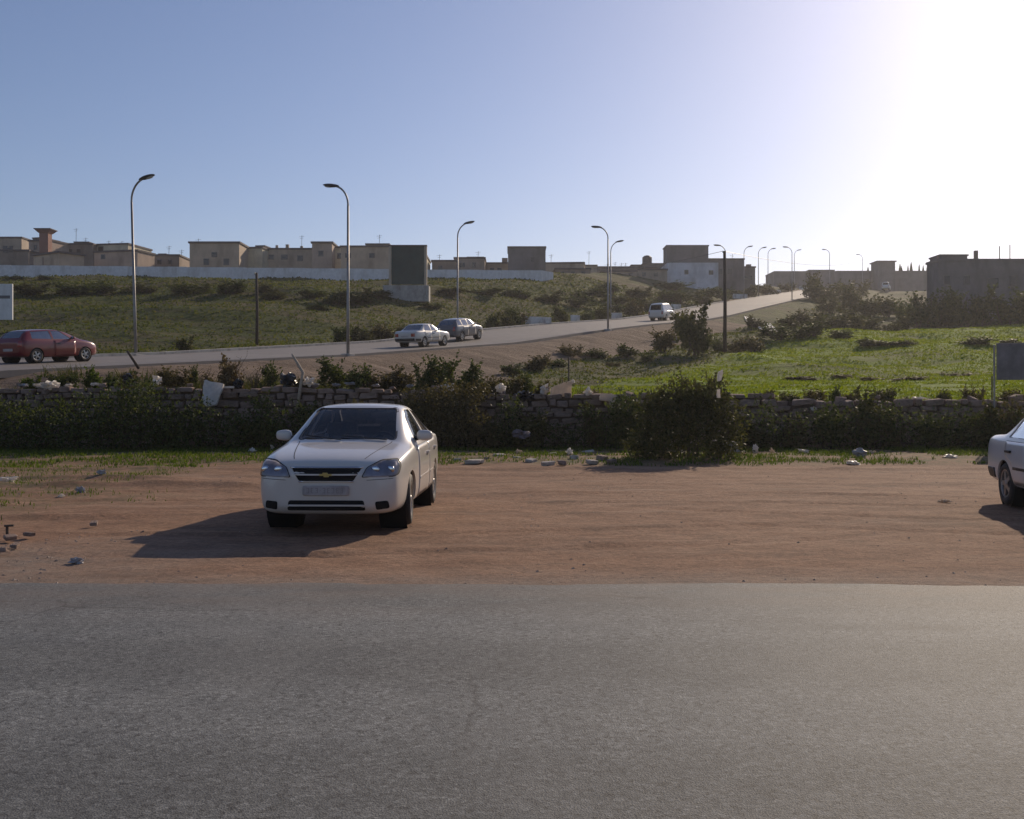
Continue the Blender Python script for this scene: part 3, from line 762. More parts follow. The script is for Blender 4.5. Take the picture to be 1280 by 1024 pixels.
class Car:
    SEC = 13
    def __init__(s, spec): s.spec = spec; s.build_body()
    def section(s, st):
        _, w, zb, zs, zt, wr = st
        g = zt - zs
        side = lambda t: (.945*w + (wr-.945*w)*t)
        return [(0, zb), (.80*w, zb), (.955*w, zb+.045), (.995*w, zb+.18), (1.0*w, zb+(zs-zb)*.62), (.988*w, zs-.085), (.962*w, zs-.012),
                (side(.06), zs+g*.10), (side(.5), zs+g*.52), (side(.95), zs+g*.90), (wr*.90, zt-g*.02-.008), (wr*.5, zt+.004), (0, zt+.010)]
    def build_body(s):
        st = s.spec['st']; L = st[-1][0]
        secs = [(q[0], s.section(q)) for q in st]
        def shrink(sec, k, zc): return [(x*k, zc+(z-zc)*k) for x, z in sec]
        f0 = secs[0][1]; zc = (f0[0][1]+f0[-1][1])/2; r0 = secs[-1][1]; zr = (r0[0][1]+r0[-1][1])/2
        secs = [(st[0][0]-.02, shrink(f0, .80, zc)), (st[0][0]-.012, shrink(f0, .93, zc))] + secs + [(L+.012, shrink(r0, .93, zr)), (L+.02, shrink(r0, .80, zr))]
        v = []; f = []; K = s.SEC; ring = 2*K-2
        for (y, sec) in secs:
            for (x, z) in sec: v.append((x, y, z))
            for (x, z) in sec[1:-1][::-1]: v.append((-x, y, z))
        for i in range(len(secs)-1):
            for k in range(ring):
                k2 = (k+1) % ring
                f.append((i*ring+k, (i+1)*ring+k, (i+1)*ring+k2, i*ring+k2))
        f.append(tuple(range(ring))); n = (len(secs)-1)*ring; f.append(tuple(n+k for k in range(ring))[::-1])
        me = bpy.data.meshes.new('tmp'); me.from_pydata(v, [], f)
        bm = bmesh.new(); bm.from_mesh(me); bmesh.ops.recalc_face_normals(bm, faces=bm.faces[:]); bm.to_mesh(me); bm.free()
        o = bpy.data.objects.new('tmp', me); COL.objects.link(o)
        m = o.modifiers.new('s', 'SUBSURF'); m.levels = 2; m.render_levels = 2
        dg = bpy.context.evaluated_depsgraph_get(); ev = o.evaluated_get(dg)
        s.smooth = bpy.data.meshes.new_from_object(ev)
        bm = bmesh.new(); bm.from_mesh(s.smooth); s.bvh = BVHTree.FromBMesh(bm); bm.free()
        # shell with openings
        o.modifiers.clear(); o.data = s.smooth.copy(); o.data.materials.append(M['white_paint']); o.data.materials.append(M['blackmat'])
        m = o.modifiers.new('so', 'SOLIDIFY'); m.thickness = .028; m.offset = -1; m.material_offset = 1
        cutters = []
        def cutter(mb, name='cut'):
            c = mb.build(name, None); bm = bmesh.new(); bm.from_mesh(c.data); bmesh.ops.recalc_face_normals(bm, faces=bm.faces[:]); bm.to_mesh(c.data); bm.free()
            cutters.append(c); b_ = o.modifiers.new('b', 'BOOLEAN'); b_.operation = 'DIFFERENCE'; b_.object = c; b_.solver = 'EXACT'
        def prism(poly, axis, a, b2):
            n = len(poly); mb = MB()
            if axis == 'y': vv = [(p, a, q) for p, q in poly] + [(p, b2, q) for p, q in poly]
            else: vv = [(a, p, q) for p, q in poly] + [(b2, p, q) for p, q in poly]
            return mb.add(vv, [tuple(range(n))[::-1], tuple(range(n, 2*n))] + [(i, (i+1) % n, n+(i+1) % n, n+i) for i in range(n)])
        sp = s.spec
        for yw in sp['wheels']:
            for sx in (-1, 1):
                a, b2 = (.56, 1.2) if sx > 0 else (-1.2, -.56)
                prof_ = [(a, .001), (a, sp['wr']+.045), (b2, sp['wr']+.045), (b2, .001)]
                cutter(MB().lathe_x(prof_, 32, 0, yw, sp['wr']-.01))
        for poly in sp['side']: cutter(prism(roundpoly(poly), 'x', -1.3, 1.3))
        y0, y1 = sp['ws_y']; cutter(prism(roundpoly(sp['ws'], .05), 'y', y0, y1))
        y0, y1 = sp['rw_y']; cutter(prism(roundpoly(sp['rw'], .05), 'y', y0, y1))
        dg = bpy.context.evaluated_depsgraph_get(); dg.update(); ev = o.evaluated_get(dg)
        s.body = bpy.data.meshes.new_from_object(ev); s.body.name = 'body'
        bpy.data.objects.remove(o)
        for c in cutters: bpy.data.objects.remove(c)
    def ray(s, proj, a, b2):
        if proj == 'front': o, d = Vector((a, -3, b2)), Vector((0, 1, 0))
        elif proj == 'rear': o, d = Vector((a, 9, b2)), Vector((0, -1, 0))
        elif proj == 'left': o, d = Vector((3, a, b2)), Vector((-1, 0, 0))
        elif proj == 'right': o, d = Vector((-3, a, b2)), Vector((1, 0, 0))
        h = s.bvh.ray_cast(o, d)
        if h[0] is None:
            q = s.bvh.find_nearest(o + d*(3 if proj in ('left', 'right') else 3.1)); return q[0], q[1]
        return h[0], h[1]
    def patch(s, poly, proj, out, skirt=0.0, rr=.03, cen=None, edge=.06):
        pl = roundpoly(poly, rr) if rr else [tuple(p) for p in poly]
        bd = []
        for i in range(len(pl)):
            a, b2 = Vector(pl[i]), Vector(pl[(i+1) % len(pl)]); n = max(1, int((b2-a).length/edge))
            for k in range(n): bd.append(a.lerp(b2, k/n))
        c = Vector(cen) if cen else sum(bd, Vector((0, 0)))/len(bd)
        rings = [1.0, .82, .6, .38, .18]; v = []; f = []; n = len(bd)
        if skirt:
            for p in bd:
                q, nn = s.ray(proj, *p); v.append(q + nn*(out-skirt))
        for r in rings:
            for p in bd:
                q, nn = s.ray(proj, *(c + (p-c)*r)); v.append(q + nn*out)
        q, nn = s.ray(proj, *c); v.append(q + nn*out)
        R_ = len(rings) + (1 if skirt else 0)
        for j in range(R_-1):
            for i in range(n): f.append((j*n+i, j*n+(i+1) % n, (j+1)*n+(i+1) % n, (j+1)*n+i))
        for i in range(n): f.append(((R_-1)*n+i, (R_-1)*n+(i+1) % n, len(v)-1))
        return v, f
    def ringpatch(s, poly, proj, out, width, rr=.04, inner=0.0):
        pl = roundpoly(poly, rr); c = sum((Vector(p) for p in pl), Vector((0, 0)))/len(pl); v = []; f = []; n = len(pl)
        for p in pl:
            p = Vector(p); d = (p-c).normalized()
            for e in (-inner, width):
                q, nn = s.ray(proj, *(p + d*e)); v.append(q+nn*out)
        for i in range(n):
            j = (i+1) % n; f.append((2*i, 2*i+1, 2*j+1, 2*j))
        return v, f

def fix_normals(o):
    bm = bmesh.new(); bm.from_mesh(o.data); bmesh.ops.recalc_face_normals(bm, faces=bm.faces[:]); bm.to_mesh(o.data); bm.free(); return o
def mirror(poly): return [(-x, z) for x, z in poly][::-1]

def wheel(parent, x, y, r, side, rim_mat, steer=0.0, spokes=7):
    w = .195
    pr = [(-w/2+.02, r*.64), (-w/2, r*.72), (-w/2, r*.90), (-w/2+.025, r*.985), (-w/4, r), (0, r*1.004), (w/4, r), (w/2-.025, r*.985), (w/2, r*.90), (w/2, r*.72), (w/2-.02, r*.64)]
    o = MB().lathe_x(pr, 36).build('wheel', M['rubber'], parent, True)
    o.location = (x, y, r); o.rotation_euler = (0, 0, steer)
    sg = 1 if side > 0 else -1
    mb = MB(); xo = sg*(w/2-.015)
    mb.lathe_x([(xo-sg*.13, r*.62), (xo-sg*.01, r*.64), (xo+sg*.008, r*.665), (xo+sg*.004, r*.60), (xo-sg*.02, r*.585)], 32)
    mb.lathe_x([(xo+sg*.012, .001), (xo+sg*.01, r*.12), (xo-sg*.01, r*.18)], 16)
    for k in range(spokes):
        a = 2*math.pi*k/spokes
        def pt(rad, wd, dx): return (xo+sg*dx, rad*math.cos(a)-wd*math.sin(a), rad*math.sin(a)+wd*math.cos(a))
        vv = [pt(r*.1,-.035,.004), pt(r*.1,.035,.004), pt(r*.61,.032,-.004), pt(r*.61,-.032,-.004), pt(r*.1,-.035,-.03), pt(r*.1,.035,-.03), pt(r*.61,.032,-.03), pt(r*.61,-.032,-.03)]
        mb.add(vv, [(0,1,2,3),(7,6,5,4),(0,4,5,1),(1,5,6,2),(2,6,7,3),(3,7,4,0)])
    fix_normals(mb.build('rim', rim_mat, o, False))
    fix_normals(MB().lathe_x([(xo-sg*.05, .001), (xo-sg*.05, r*.62)], 24).build('brake_disc', M['blackmat'], o))
    return o

def make_car(name, label, car, paintm, loc, rz, cat='car', group=None, detail=2, steer=0.0, rim='alloy', glass='glass', spokes=7, pitch=0.0):
    sp = car.spec; s = car
    L = sp['st'][-1][0]; mid = sum(sp['wheels'])/2
    root = empty(name, loc, rz); root.rotation_euler = (pitch, 0, rz); tag(root, label, cat, group)
    sub = Matrix.Translation((0, -mid, 0))
    objs = []
    def part(vf, nm, mat, parent=None, smooth=True, fixn=False):
        o = mk(nm, vf[0], vf[1], M[mat] if isinstance(mat, str) else mat, parent or root, smooth)
        if fixn: fix_normals(o)
        if parent is None: objs.append(o)
        return o
    me = s.body.copy()
    me.materials[0] = paintm; me.materials[1] = M['blackmat']
    body = link('body', me, None, root); objs.append(body)
    me.polygons.foreach_set('use_smooth', [True]*len(me.polygons))
    try: me.set_sharp_from_angle(angle=math.radians(38))
    except Exception: pass
    # glass
    G = glass
    o = part(s.patch(sp['ws'], 'front', -.009, rr=.05), 'windscreen', G)
    part(s.ringpatch(sp['ws'], 'front', .0015, .022, .05), 'seal', 'black', o)
    o = part(s.patch(sp['rw'], 'rear', -.009, rr=.05), 'rear_window', G)
    part(s.ringpatch(sp['rw'], 'rear', .0015, .022, .05), 'seal', 'black', o)
    for poly in sp['side']:
        for pj in ('left', 'right'):
            o = part(s.patch(poly, pj, -.010, rr=.04), 'side_window', G)
            part(s.ringpatch(poly, pj, .0015, .016, .04), 'seal', 'black', o)
    # doors
    for poly in sp['doors']:
        for pj in ('left', 'right'):
            dr = part(s.patch(poly, pj, .006, skirt=.012, rr=.05), 'door', paintm)
            part(s.ringpatch(poly, pj, .0025, .012, .05), 'door_gap', 'seam', dr)
            ys = [p[0] for p in poly]; hz = max(p[1] for p in poly)-.14; hy = max(ys)-.20
            q, nn = s.ray(pj, hy, hz); sx = 1 if pj == 'left' else -1
            MB().rbox(q.x-.01*sx if sx > 0 else q.x-.04, q.x+.04 if sx > 0 else q.x+.01, hy-.10, hy+.10, hz-.018, hz+.018, .008).build('handle', paintm if detail > 1 else M['black'], dr)
    for (poly, pj) in sp.get('side_trim', []):
        part(s.patch(poly, pj, .010, skirt=.01, rr=0), 'side_moulding', sp.get('trim_mat', 'seam') if sp.get('trim_mat') else paintm)
    # nose
    for nm, poly, mt, out in sp['front']:
        for pl in ((poly, mirror(poly)) if min(p[0] for p in poly) > 0 else (poly,)):
            o = part(s.patch(pl, 'front', out, skirt=max(.008, out), rr=.025), nm, paintm if mt == 'paint' else mt)
            if nm == 'headlight':
                part(s.patch([(x, z) for x, z in pl], 'front', .012, rr=.025), 'cover_glass', 'headglass', o)
                cx_ = sum(p[0] for p in pl)/len(pl); cz_ = sum(p[1] for p in pl)/len(pl)
                part(s.ringpatch(pl, 'front', .013, .008, .025, .004), 'surround', 'seam', o)
                if detail > 1:
                    for dx in (-.10, .06):
                        q, nn = s.ray('front', cx_+dx*(1 if cx_ > 0 else -1), cz_-.005)
                        MB().ell((q.x, q.y-.0, q.z), (.050, .012, .042), 14, 8).build('bulb_dish', M['chrome'], o, True)
    for nm, poly, mt, out in sp['rear']:
        for pl in ((poly, mirror(poly)) if min(p[0] for p in poly) > 0 else (poly,)):
            part(s.patch(pl, 'rear', out, skirt=max(.008, out), rr=.02), nm, paintm if mt == 'paint' else mt)
    # wheels, arches
    for i, yw in enumerate(sp['wheels']):
        for sx in (-1, 1):
            tr = max(q[1] for q in sp['st'])-.115
            w = wheel(root, sx*tr, yw, sp['wr'], sx, M[rim], steer if i == 0 else 0, spokes); objs.append(w)
            lin = MB().lathe_x([(sx*.50, .02), (sx*.50, sp['wr']+.05), (sx*(tr+.07), sp['wr']+.05)], 24, 0, yw, sp['wr']-.01)
            objs.append(fix_normals(lin.build('wheel_arch_liner', M['blackmat'], root, True)))
    # mirrors
    for sx in (-1, 1):
        y, z = sp['mirror']; q, nn = s.ray('left' if sx > 0 else 'right', y, z)
        mb = MB().ell((q.x+sx*.135, y-.01, z+.045), (.098, .062, .066), 20, 14, lambda d: (abs(d.x)**3.2+abs(d.y)**3.2+abs(d.z)**3.2)**(-1/3.2)*(1.0-.14*sx*d.x))
        o = mb.build('wing_mirror', paintm, root, True); objs.append(o)
        MB().tube([(q.x-sx*.02, y, z), (q.x+sx*.07, y, z+.02)], [.035, .03], 8).build('mirror_stalk', M['black'], o, True)
        MB().ell((q.x+sx*.135, y+.048, z+.045), (.085, .006, .06), 12, 6).build('mirror_glass', M['chrome'], o, True)
    # cabin
    cy = sp['cabin']; zf = .30
    wmax = max(q[1] for q in sp['st'])
    o = MB().box(-wmax+.08, wmax-.08, cy[0]-.35, cy[3]+.35, zf-.03, zf).build('cabin_floor', M['blackmat'], root); objs.append(o)
    zb_ = sp['belt']
    o = MB().rbox(-wmax+.14, wmax-.14, cy[0]-.25, cy[0]+.32, zf, zb_-.06, .05).build('dashboard', M['black'], root, True); objs.append(o)
    for (yy, xs_) in ((cy[1], (-.36, .36)), (cy[2], (-.36, .36))):
        for xx in xs_:
            mb = MB().rbox(xx-.24, xx+.24, yy-.5, yy+.05, zf, zf+.25, .06)
            bm_y = yy+.02
            mb2 = MB().rbox(xx-.23, xx+.23, bm_y, bm_y+.14, zf+.18, zb_+.04, .06)
            st_ = mb2.build('seat', M['seatcloth'], root, True); objs.append(st_)
            mb.build('cushion', M['seatcloth'], st_, True)
            MB().rbox(xx-.13, xx+.13, bm_y+.05, bm_y+.15, zb_+.06, zb_+.24, .05).build('headrest', M['seatcloth'], st_, True)
    xs_ = sp.get('drv', .36)
    pts = [(xs_+.18*math.cos(q), cy[0]+.42+.18*math.sin(q)*.35, zb_-.06+.18*math.sin(q)) for q in np.linspace(0, 2*math.pi, 22)]
    o = MB().tube(pts, .016, 6).tube([(xs_-.17, cy[0]+.42, zb_-.06), (xs_+.17, cy[0]+.42, zb_-.06)], .02, 6).build('steering_wheel', M['black'], root, True); objs.append(o)
    if detail > 1:
        bz = sp['ws'][0][1]
        for (xa, xb) in ((.50, -.08), (-.06, -.52)):
            pts = []
            for t in np.linspace(0, 1, 10):
                x_ = xa+(xb-xa)*t; q, nn = s.ray('front', x_, bz-.012+.05*t); pts.append(q+nn*.012)
            o = MB().tube(pts, .008, 6).build('wiper', M['black'], root, True); objs.append(o)
        # bonnet shut lines and roof gutters
        for sx in (-1, 1):
            for (nm, pts2, wd) in (('bonnet_gap', [(sx*(.40+.17*t**.8), .17+.98*t) for t in np.linspace(0, 1, 14)], .005),):
                v = []; f = []
                for i, (x_, y_) in enumerate(pts2):
                    for dx in (-wd, wd):
                        h = s.bvh.ray_cast(Vector((x_+dx, y_, 3)), Vector((0, 0, -1))); v.append(h[0]+Vector((0, 0, .0015)))
                    if i: f.append((2*i-2, 2*i-1, 2*i+1, 2*i))
                part((v, f), nm, 'seam')
    for o in objs:
        if o.name.startswith('wheel') and not o.name.startswith('wheel_arch'):
            o.location.y -= mid
        else:
            o.data.transform(sub)
            for ch in o.children: ch.data.transform(sub) if not o.name.startswith('wheel.') else None
    return root

sedan = Car(dict(
    st=[(0.00,.63,.27,.62,.70,.50),(0.05,.735,.215,.70,.775,.58),(0.14,.785,.20,.755,.822,.62),(0.35,.825,.195,.815,.875,.66),(0.70,.848,.195,.865,.925,.68),
        (1.05,.857,.195,.90,.965,.68),(1.20,.86,.195,.912,.992,.675),(1.60,.8625,.195,.928,1.205,.615),(1.98,.8625,.195,.938,1.395,.565),(2.12,.8625,.195,.94,1.422,.56),(2.45,.8625,.195,.945,1.445,.555),
        (2.90,.8625,.195,.952,1.438,.55),(3.25,.86,.20,.962,1.385,.545),(3.60,.855,.21,.972,1.235,.565),(3.88,.845,.23,.98,1.085,.62),(4.10,.835,.25,.98,1.045,.66),
        (4.35,.80,.28,.965,1.025,.64),(4.46,.74,.33,.90,.975,.60),(4.50,.63,.42,.78,.84,.5)],
    wheels=(.88, 3.48), wr=.31, belt=.95,
    ws=[(-.60,1.005),(.60,1.005),(.505,1.385),(-.505,1.385)], ws_y=(.9, 2.3),
    rw=[(-.55,1.10),(.55,1.10),(.485,1.36),(-.485,1.36)], rw_y=(3.15, 4.4),
    side=[[(1.66,.985),(2.60,.995),(2.57,1.365),(2.16,1.36),(1.92,1.26)], [(2.69,.998),(3.50,1.02),(3.40,1.19),(3.14,1.33),(2.66,1.365)]],
    doors=[[(1.53,.28),(2.62,.27),(2.63,.935),(1.50,.915)], [(2.67,.27),(3.16,.29),(3.20,.56),(3.52,.70),(3.56,.965),(2.67,.942)]],
    side_trim=[([(1.55,.50),(2.60,.505),(2.60,.535),(1.55,.53)],'left'),([(1.55,.50),(2.60,.505),(2.60,.535),(1.55,.53)],'right'),
               ([(2.69,.506),(3.14,.51),(3.14,.54),(2.69,.536)],'left'),([(2.69,.506),(3.14,.51),(3.14,.54),(2.69,.536)],'right')],
    front=[('grille', [(-.30,.585),(.30,.585),(.395,.735),(-.395,.735)], 'blackmat', .004),
           ('grille_bar', [(-.345,.652),(.345,.652),(.355,.668),(-.355,.668)], 'paint', .018),
           ('grille_bar', [(-.31,.578),(.31,.578),(.316,.590),(-.316,.590)], 'chrome', .014),
           ('grille_bar', [(-.41,.728),(.41,.728),(.414,.742),(-.414,.742)], 'chrome', .014),
           ('headlight', [(.40,.632),(.74,.640),(.775,.66),(.785,.755),(.75,.815),(.60,.805),(.455,.735)], 'reflector', .004),
           ('lower_grille', [(-.44,.262),(.44,.262),(.42,.375),(-.42,.375)], 'blackmat', .004),
           ('lower_grille_bar', [(-.43,.310),(.43,.310),(.428,.328),(-.428,.328)], 'paint', .016),
           ('fog_lamp_recess', [(.555,.268),(.70,.285),(.685,.372),(.545,.362)], 'blackmat', .004),
           ('number_plate', [(-.26,.43),(.26,.43),(.26,.54),(-.26,.54)], 'plate', .022),
           ('bumper_line', [(.45,.598),(.74,.612),(.74,.618),(.45,.604)], 'seam', .002)],
    rear=[('tail_light', [(.50,.66),(.76,.68),(.74,.88),(.50,.90)], 'redlens', .012), ('number_plate', [(-.26,.55),(.26,.55),(.26,.66),(-.26,.66)], 'plate', .015)],
    mirror=(1.72, .995), cabin=(1.35, 2.25, 3.15, 3.35)))
FRONT_Y = 12.45
mc = make_car('sedan_car', 'white four door sedan parked facing the asphalt road on the dirt lot', sedan, M['white_paint'], (-2.005, 13.78, -.012), -.030, steer=.06)
# bow-tie emblem, plate marks and dash ornaments belong to the big car
def emblem():
    q, nn = sedan.ray('front', 0, .66); y = q.y-.034-2.18
    sh = [(a_*.8, b_*.8) for a_, b_ in [(-.085,-.012),(-.03,-.012),(-.022,-.030),(.040,-.030),(.046,-.012),(.085,-.012),(.085,.012),(.03,.012),(.022,.030),(-.040,.030),(-.046,.012),(-.085,.012)]]
    v = [(x, y, .66+z) for x, z in sh] + [(x, y+.02, .66+z) for x, z in sh]; n = len(sh)
    f = [tuple(range(n)), tuple(range(n, 2*n))[::-1]] + [(i, n+i, n+(i+1) % n, (i+1) % n) for i in range(n)]
    fix_normals(mk('emblem', v, f, M['gold'], mc))
    q, nn = sedan.ray('front', 0, .485); y = q.y-.0245-2.18
    pl = [c for c in mc.children if c.name.startswith('number_plate')][0]
    x = -.215; rr = random.Random(5)
    mb = MB()
    for k, w in enumerate((.03,.026,.03,.012,.03,.028,.03,.03,.024)):
        q, nn = sedan.ray('front', x+w/2, .485); yy = q.y-.0238-2.18
        if w > .02:
            mb.box(x, x+w, yy-.002, yy, .508, .516); mb.box(x, x+w, yy-.002, yy, .456, .464); mb.box(x+(0 if k % 2 else w-.009), x+(.009 if k % 2 else w), yy-.002, yy, .4645, .5075)
            if k % 3: mb.box(x+.010, x+w-.010, yy-.002, yy, .482, .489)
        else: mb.box(x, x+w, yy-.002, yy, .482, .489)
        x += w+.021
    mb.build('plate_marks', M['ink'], pl)
    db = [c for c in mc.children if c.name.startswith('dashboard')][0]
    MB().ell((-.33, -.62, .955), (.055,.05,.075), 10, 7).ell((-.33,-.62,1.04), (.03,.03,.035), 8, 6).build('dash_ornament', M['whitewash'], db, True)
    MB().rbox(-.23,-.16,-.64,-.58,.90,1.0,.01).build('dash_ornament', M['lens'], db, True)
emblem()

oldsedan = Car(dict(
    st=[(0.00,.70,.33,.66,.74,.60),(0.06,.77,.26,.74,.80,.66),(0.3,.80,.24,.80,.85,.70),(0.8,.82,.24,.86,.91,.71),(1.2,.83,.24,.90,.95,.70),(1.32,.83,.24,.905,.975,.69),
        (1.65,.83,.24,.91,1.18,.63),(1.95,.83,.24,.915,1.36,.60),(2.1,.83,.24,.92,1.39,.595),(2.6,.83,.24,.92,1.40,.59),(2.98,.83,.24,.925,1.375,.585),(3.1,.83,.24,.925,1.34,.59),
        (3.42,.83,.25,.93,1.12,.65),(3.58,.825,.25,.93,1.00,.70),(3.9,.82,.26,.93,.985,.70),(4.22,.79,.28,.92,.97,.69),(4.3,.75,.33,.88,.94,.66),(4.34,.68,.40,.80,.86,.58)],
    wheels=(.80, 3.35), wr=.30, belt=.93,
    ws=[(-.60,.99),(.60,.99),(.54,1.335),(-.54,1.335)], ws_y=(1.0, 2.2),
    rw=[(-.58,1.02),(.58,1.02),(.53,1.32),(-.53,1.32)], rw_y=(2.95, 3.75),
    side=[[(1.68,.955),(2.42,.96),(2.42,1.32),(2.08,1.315)], [(2.50,.96),(3.28,.965),(3.06,1.26),(2.95,1.32),(2.50,1.325)]],
    doors=[[(1.48,.33),(2.44,.32),(2.44,.90),(1.45,.895)], [(2.48,.32),(2.98,.33),(3.02,.60),(3.30,.70),(3.32,.905),(2.48,.90)]],
    side_trim=[([(1.2,.52),(2.95,.52),(2.95,.56),(1.2,.56)],'left'),([(1.2,.52),(2.95,.52),(2.95,.56),(1.2,.56)],'right'),
               ([(3.78,.36),(4.30,.36),(4.30,.50),(3.78,.50)],'left'),([(3.78,.36),(4.30,.36),(4.30,.50),(3.78,.50)],'right')], trim_mat='black',
    front=[('grille', [(-.40,.60),(.40,.60),(.40,.73),(-.40,.73)], 'blackmat', .004), ('headlight', [(.44,.60),(.70,.61),(.70,.74),(.44,.73)], 'reflector', .004),
           ('bumper', [(-.66,.36),(.66,.36),(.66,.50),(-.66,.50)], 'black', .05)],
    rear=[('tail_light', [(.44,.62),(.69,.63),(.69,.82),(.44,.82)], 'redlens', .012), ('bumper', [(-.66,.40),(.66,.40),(.66,.53),(-.66,.53)], 'black', .05), ('number_plate', [(-.26,.60),(.26,.60),(.26,.70),(-.26,.70)], 'plate', .015)],
    mirror=(1.74, .96), cabin=(1.45, 2.2, 3.0, 3.1)))
# rear wheel of the other parked car at (7.06, 14.85)
a_ = -.14
make_car('sedan_car', 'old white boxy sedan with a black bumper cut off by the picture edge', oldsedan, M['white_old'], (7.83-1.275*math.sin(-a_)*1.0, 14.72-1.275*math.cos(a_), -.012), a_, rim='alloy', detail=1, spokes=5)

hatch = Car(dict(
    st=[(0.00,.62,.28,.60,.68,.48),(0.06,.73,.22,.69,.76,.58),(0.3,.80,.20,.80,.86,.65),(0.65,.825,.20,.86,.93,.67),(0.92,.83,.20,.89,.975,.66),(1.3,.835,.20,.91,1.18,.60),(1.72,.835,.20,.92,1.38,.55),
        (2.2,.835,.20,.93,1.43,.545),(2.8,.835,.20,.945,1.42,.54),(3.25,.83,.21,.96,1.40,.535),(3.52,.82,.22,.97,1.34,.545),(3.72,.81,.25,.97,1.10,.60),(3.80,.78,.30,.93,1.0,.60),(3.86,.68,.40,.82,.90,.5)],
    wheels=(.76, 3.2), wr=.30, belt=.94,
    ws=[(-.57,1.0),(.57,1.0),(.49,1.37),(-.49,1.37)], ws_y=(.7, 2.0), rw=[(-.52,1.06),(.52,1.06),(.47,1.34),(-.47,1.34)], rw_y=(3.1, 3.9),
    side=[[(1.40,.97),(2.32,.99),(2.30,1.345),(1.86,1.34)], [(2.40,.99),(3.36,1.02),(3.28,1.32),(2.40,1.35)]],
    doors=[[(1.28,.28),(2.34,.27),(2.36,.93),(1.25,.90)]], 
    front=[('grille', [(-.30,.58),(.30,.58),(.32,.66),(-.32,.66)], 'blackmat', .004), ('headlight', [(.36,.60),(.68,.62),(.70,.74),(.40,.70)], 'reflector', .004), ('lower_grille', [(-.4,.27),(.4,.27),(.4,.38),(-.4,.38)], 'blackmat', .004)],
    rear=[('tail_light', [(.54,.66),(.74,.68),(.72,.92),(.58,.94)], 'redlens', .012), ('number_plate', [(-.26,.5),(.26,.5),(.26,.61),(-.26,.61)], 'plate', .012)],
    mirror=(1.46, .98), cabin=(1.1, 1.95, 2.75, 3.0)))
wagon = Car(dict(
    st=[(0.00,.66,.32,.66,.76,.52),(0.06,.77,.26,.76,.84,.62),(0.3,.84,.25,.88,.95,.70),(0.8,.865,.25,.96,1.03,.70),(1.05,.87,.25,.98,1.07,.69),(1.45,.87,.25,1.0,1.30,.64),(1.8,.87,.25,1.01,1.52,.60),
        (2.3,.87,.25,1.02,1.58,.59),(3.2,.87,.25,1.03,1.57,.585),(3.8,.865,.26,1.04,1.53,.58),(4.05,.855,.27,1.04,1.40,.60),(4.25,.83,.30,1.02,1.12,.62),(4.32,.80,.36,.94,1.02,.60),(4.38,.70,.45,.80,.9,.52)],
    wheels=(.84, 3.5), wr=.33, belt=1.0,
    ws=[(-.60,1.09),(.60,1.09),(.53,1.50),(-.53,1.50)], ws_y=(.8, 2.1), rw=[(-.54,1.14),(.54,1.14),(.51,1.48),(-.51,1.48)], rw_y=(3.7, 4.5),
    side=[[(1.58,1.06),(2.45,1.07),(2.45,1.48),(1.98,1.47)], [(2.53,1.07),(3.3,1.08),(3.3,1.485),(2.53,1.485)], [(3.38,1.08),(3.95,1.09),(3.86,1.44),(3.38,1.48)]],
    doors=[[(1.42,.32),(2.48,.31),(2.48,1.0),(1.40,.98)], [(2.52,.31),(3.1,.33),(3.16,.66),(3.34,.76),(3.34,1.01),(2.52,1.0)]],
    front=[('grille', [(-.34,.64),(.34,.64),(.36,.76),(-.36,.76)], 'blackmat', .004), ('headlight', [(.42,.66),(.74,.68),(.76,.82),(.45,.78)], 'reflector', .004)],
    rear=[('tail_light', [(.56,.70),(.76,.72),(.74,1.0),(.60,1.02)], 'redlens', .012)],
    mirror=(1.66, 1.05), cabin=(1.25, 2.1, 3.0, 3.4)))
van = Car(dict(
    st=[(0.00,.70,.34,.74,.84,.56),(0.06,.82,.28,.84,.92,.66),(0.3,.88,.26,.96,1.03,.74),(0.62,.90,.26,1.02,1.12,.74),(1.0,.90,.26,1.04,1.45,.70),(1.32,.90,.26,1.06,1.74,.67),(1.7,.90,.26,1.07,1.86,.66),
        (2.6,.90,.26,1.07,1.90,.66),(3.8,.90,.26,1.07,1.89,.66),(4.3,.89,.27,1.07,1.84,.66),(4.48,.87,.30,1.06,1.5,.68),(4.6,.84,.34,1.02,1.12,.66),(4.66,.76,.44,.86,.96,.56)],
    wheels=(.80, 3.55), wr=.33, belt=1.06,
    ws=[(-.66,1.14),(.66,1.14),(.58,1.72),(-.58,1.72)], ws_y=(.4, 1.7), rw=[(-.60,1.16),(.60,1.16),(.56,1.72),(-.56,1.72)], rw_y=(4.1, 4.8),
    side=[[(1.15,1.12),(1.95,1.13),(1.95,1.68),(1.45,1.66)], [(2.05,1.13),(3.1,1.13),(3.1,1.70),(2.05,1.70)], [(3.2,1.13),(4.28,1.14),(4.20,1.68),(3.2,1.70)]],
    doors=[[(1.0,.34),(1.98,.33),(1.98,1.06),(.98,1.04)], [(2.02,.33),(3.05,.33),(3.05,1.06),(2.02,1.06)]],
    front=[('grille', [(-.38,.68),(.38,.68),(.38,.80),(-.38,.80)], 'blackmat', .004), ('headlight', [(.46,.70),(.78,.72),(.78,.86),(.46,.84)], 'reflector', .004)],
    rear=[('tail_light', [(.66,.66),(.80,.68),(.78,1.0),(.68,1.02)], 'redlens', .012)],
    mirror=(1.2, 1.12), cabin=(.85, 1.75, 2.9, 4.0)))
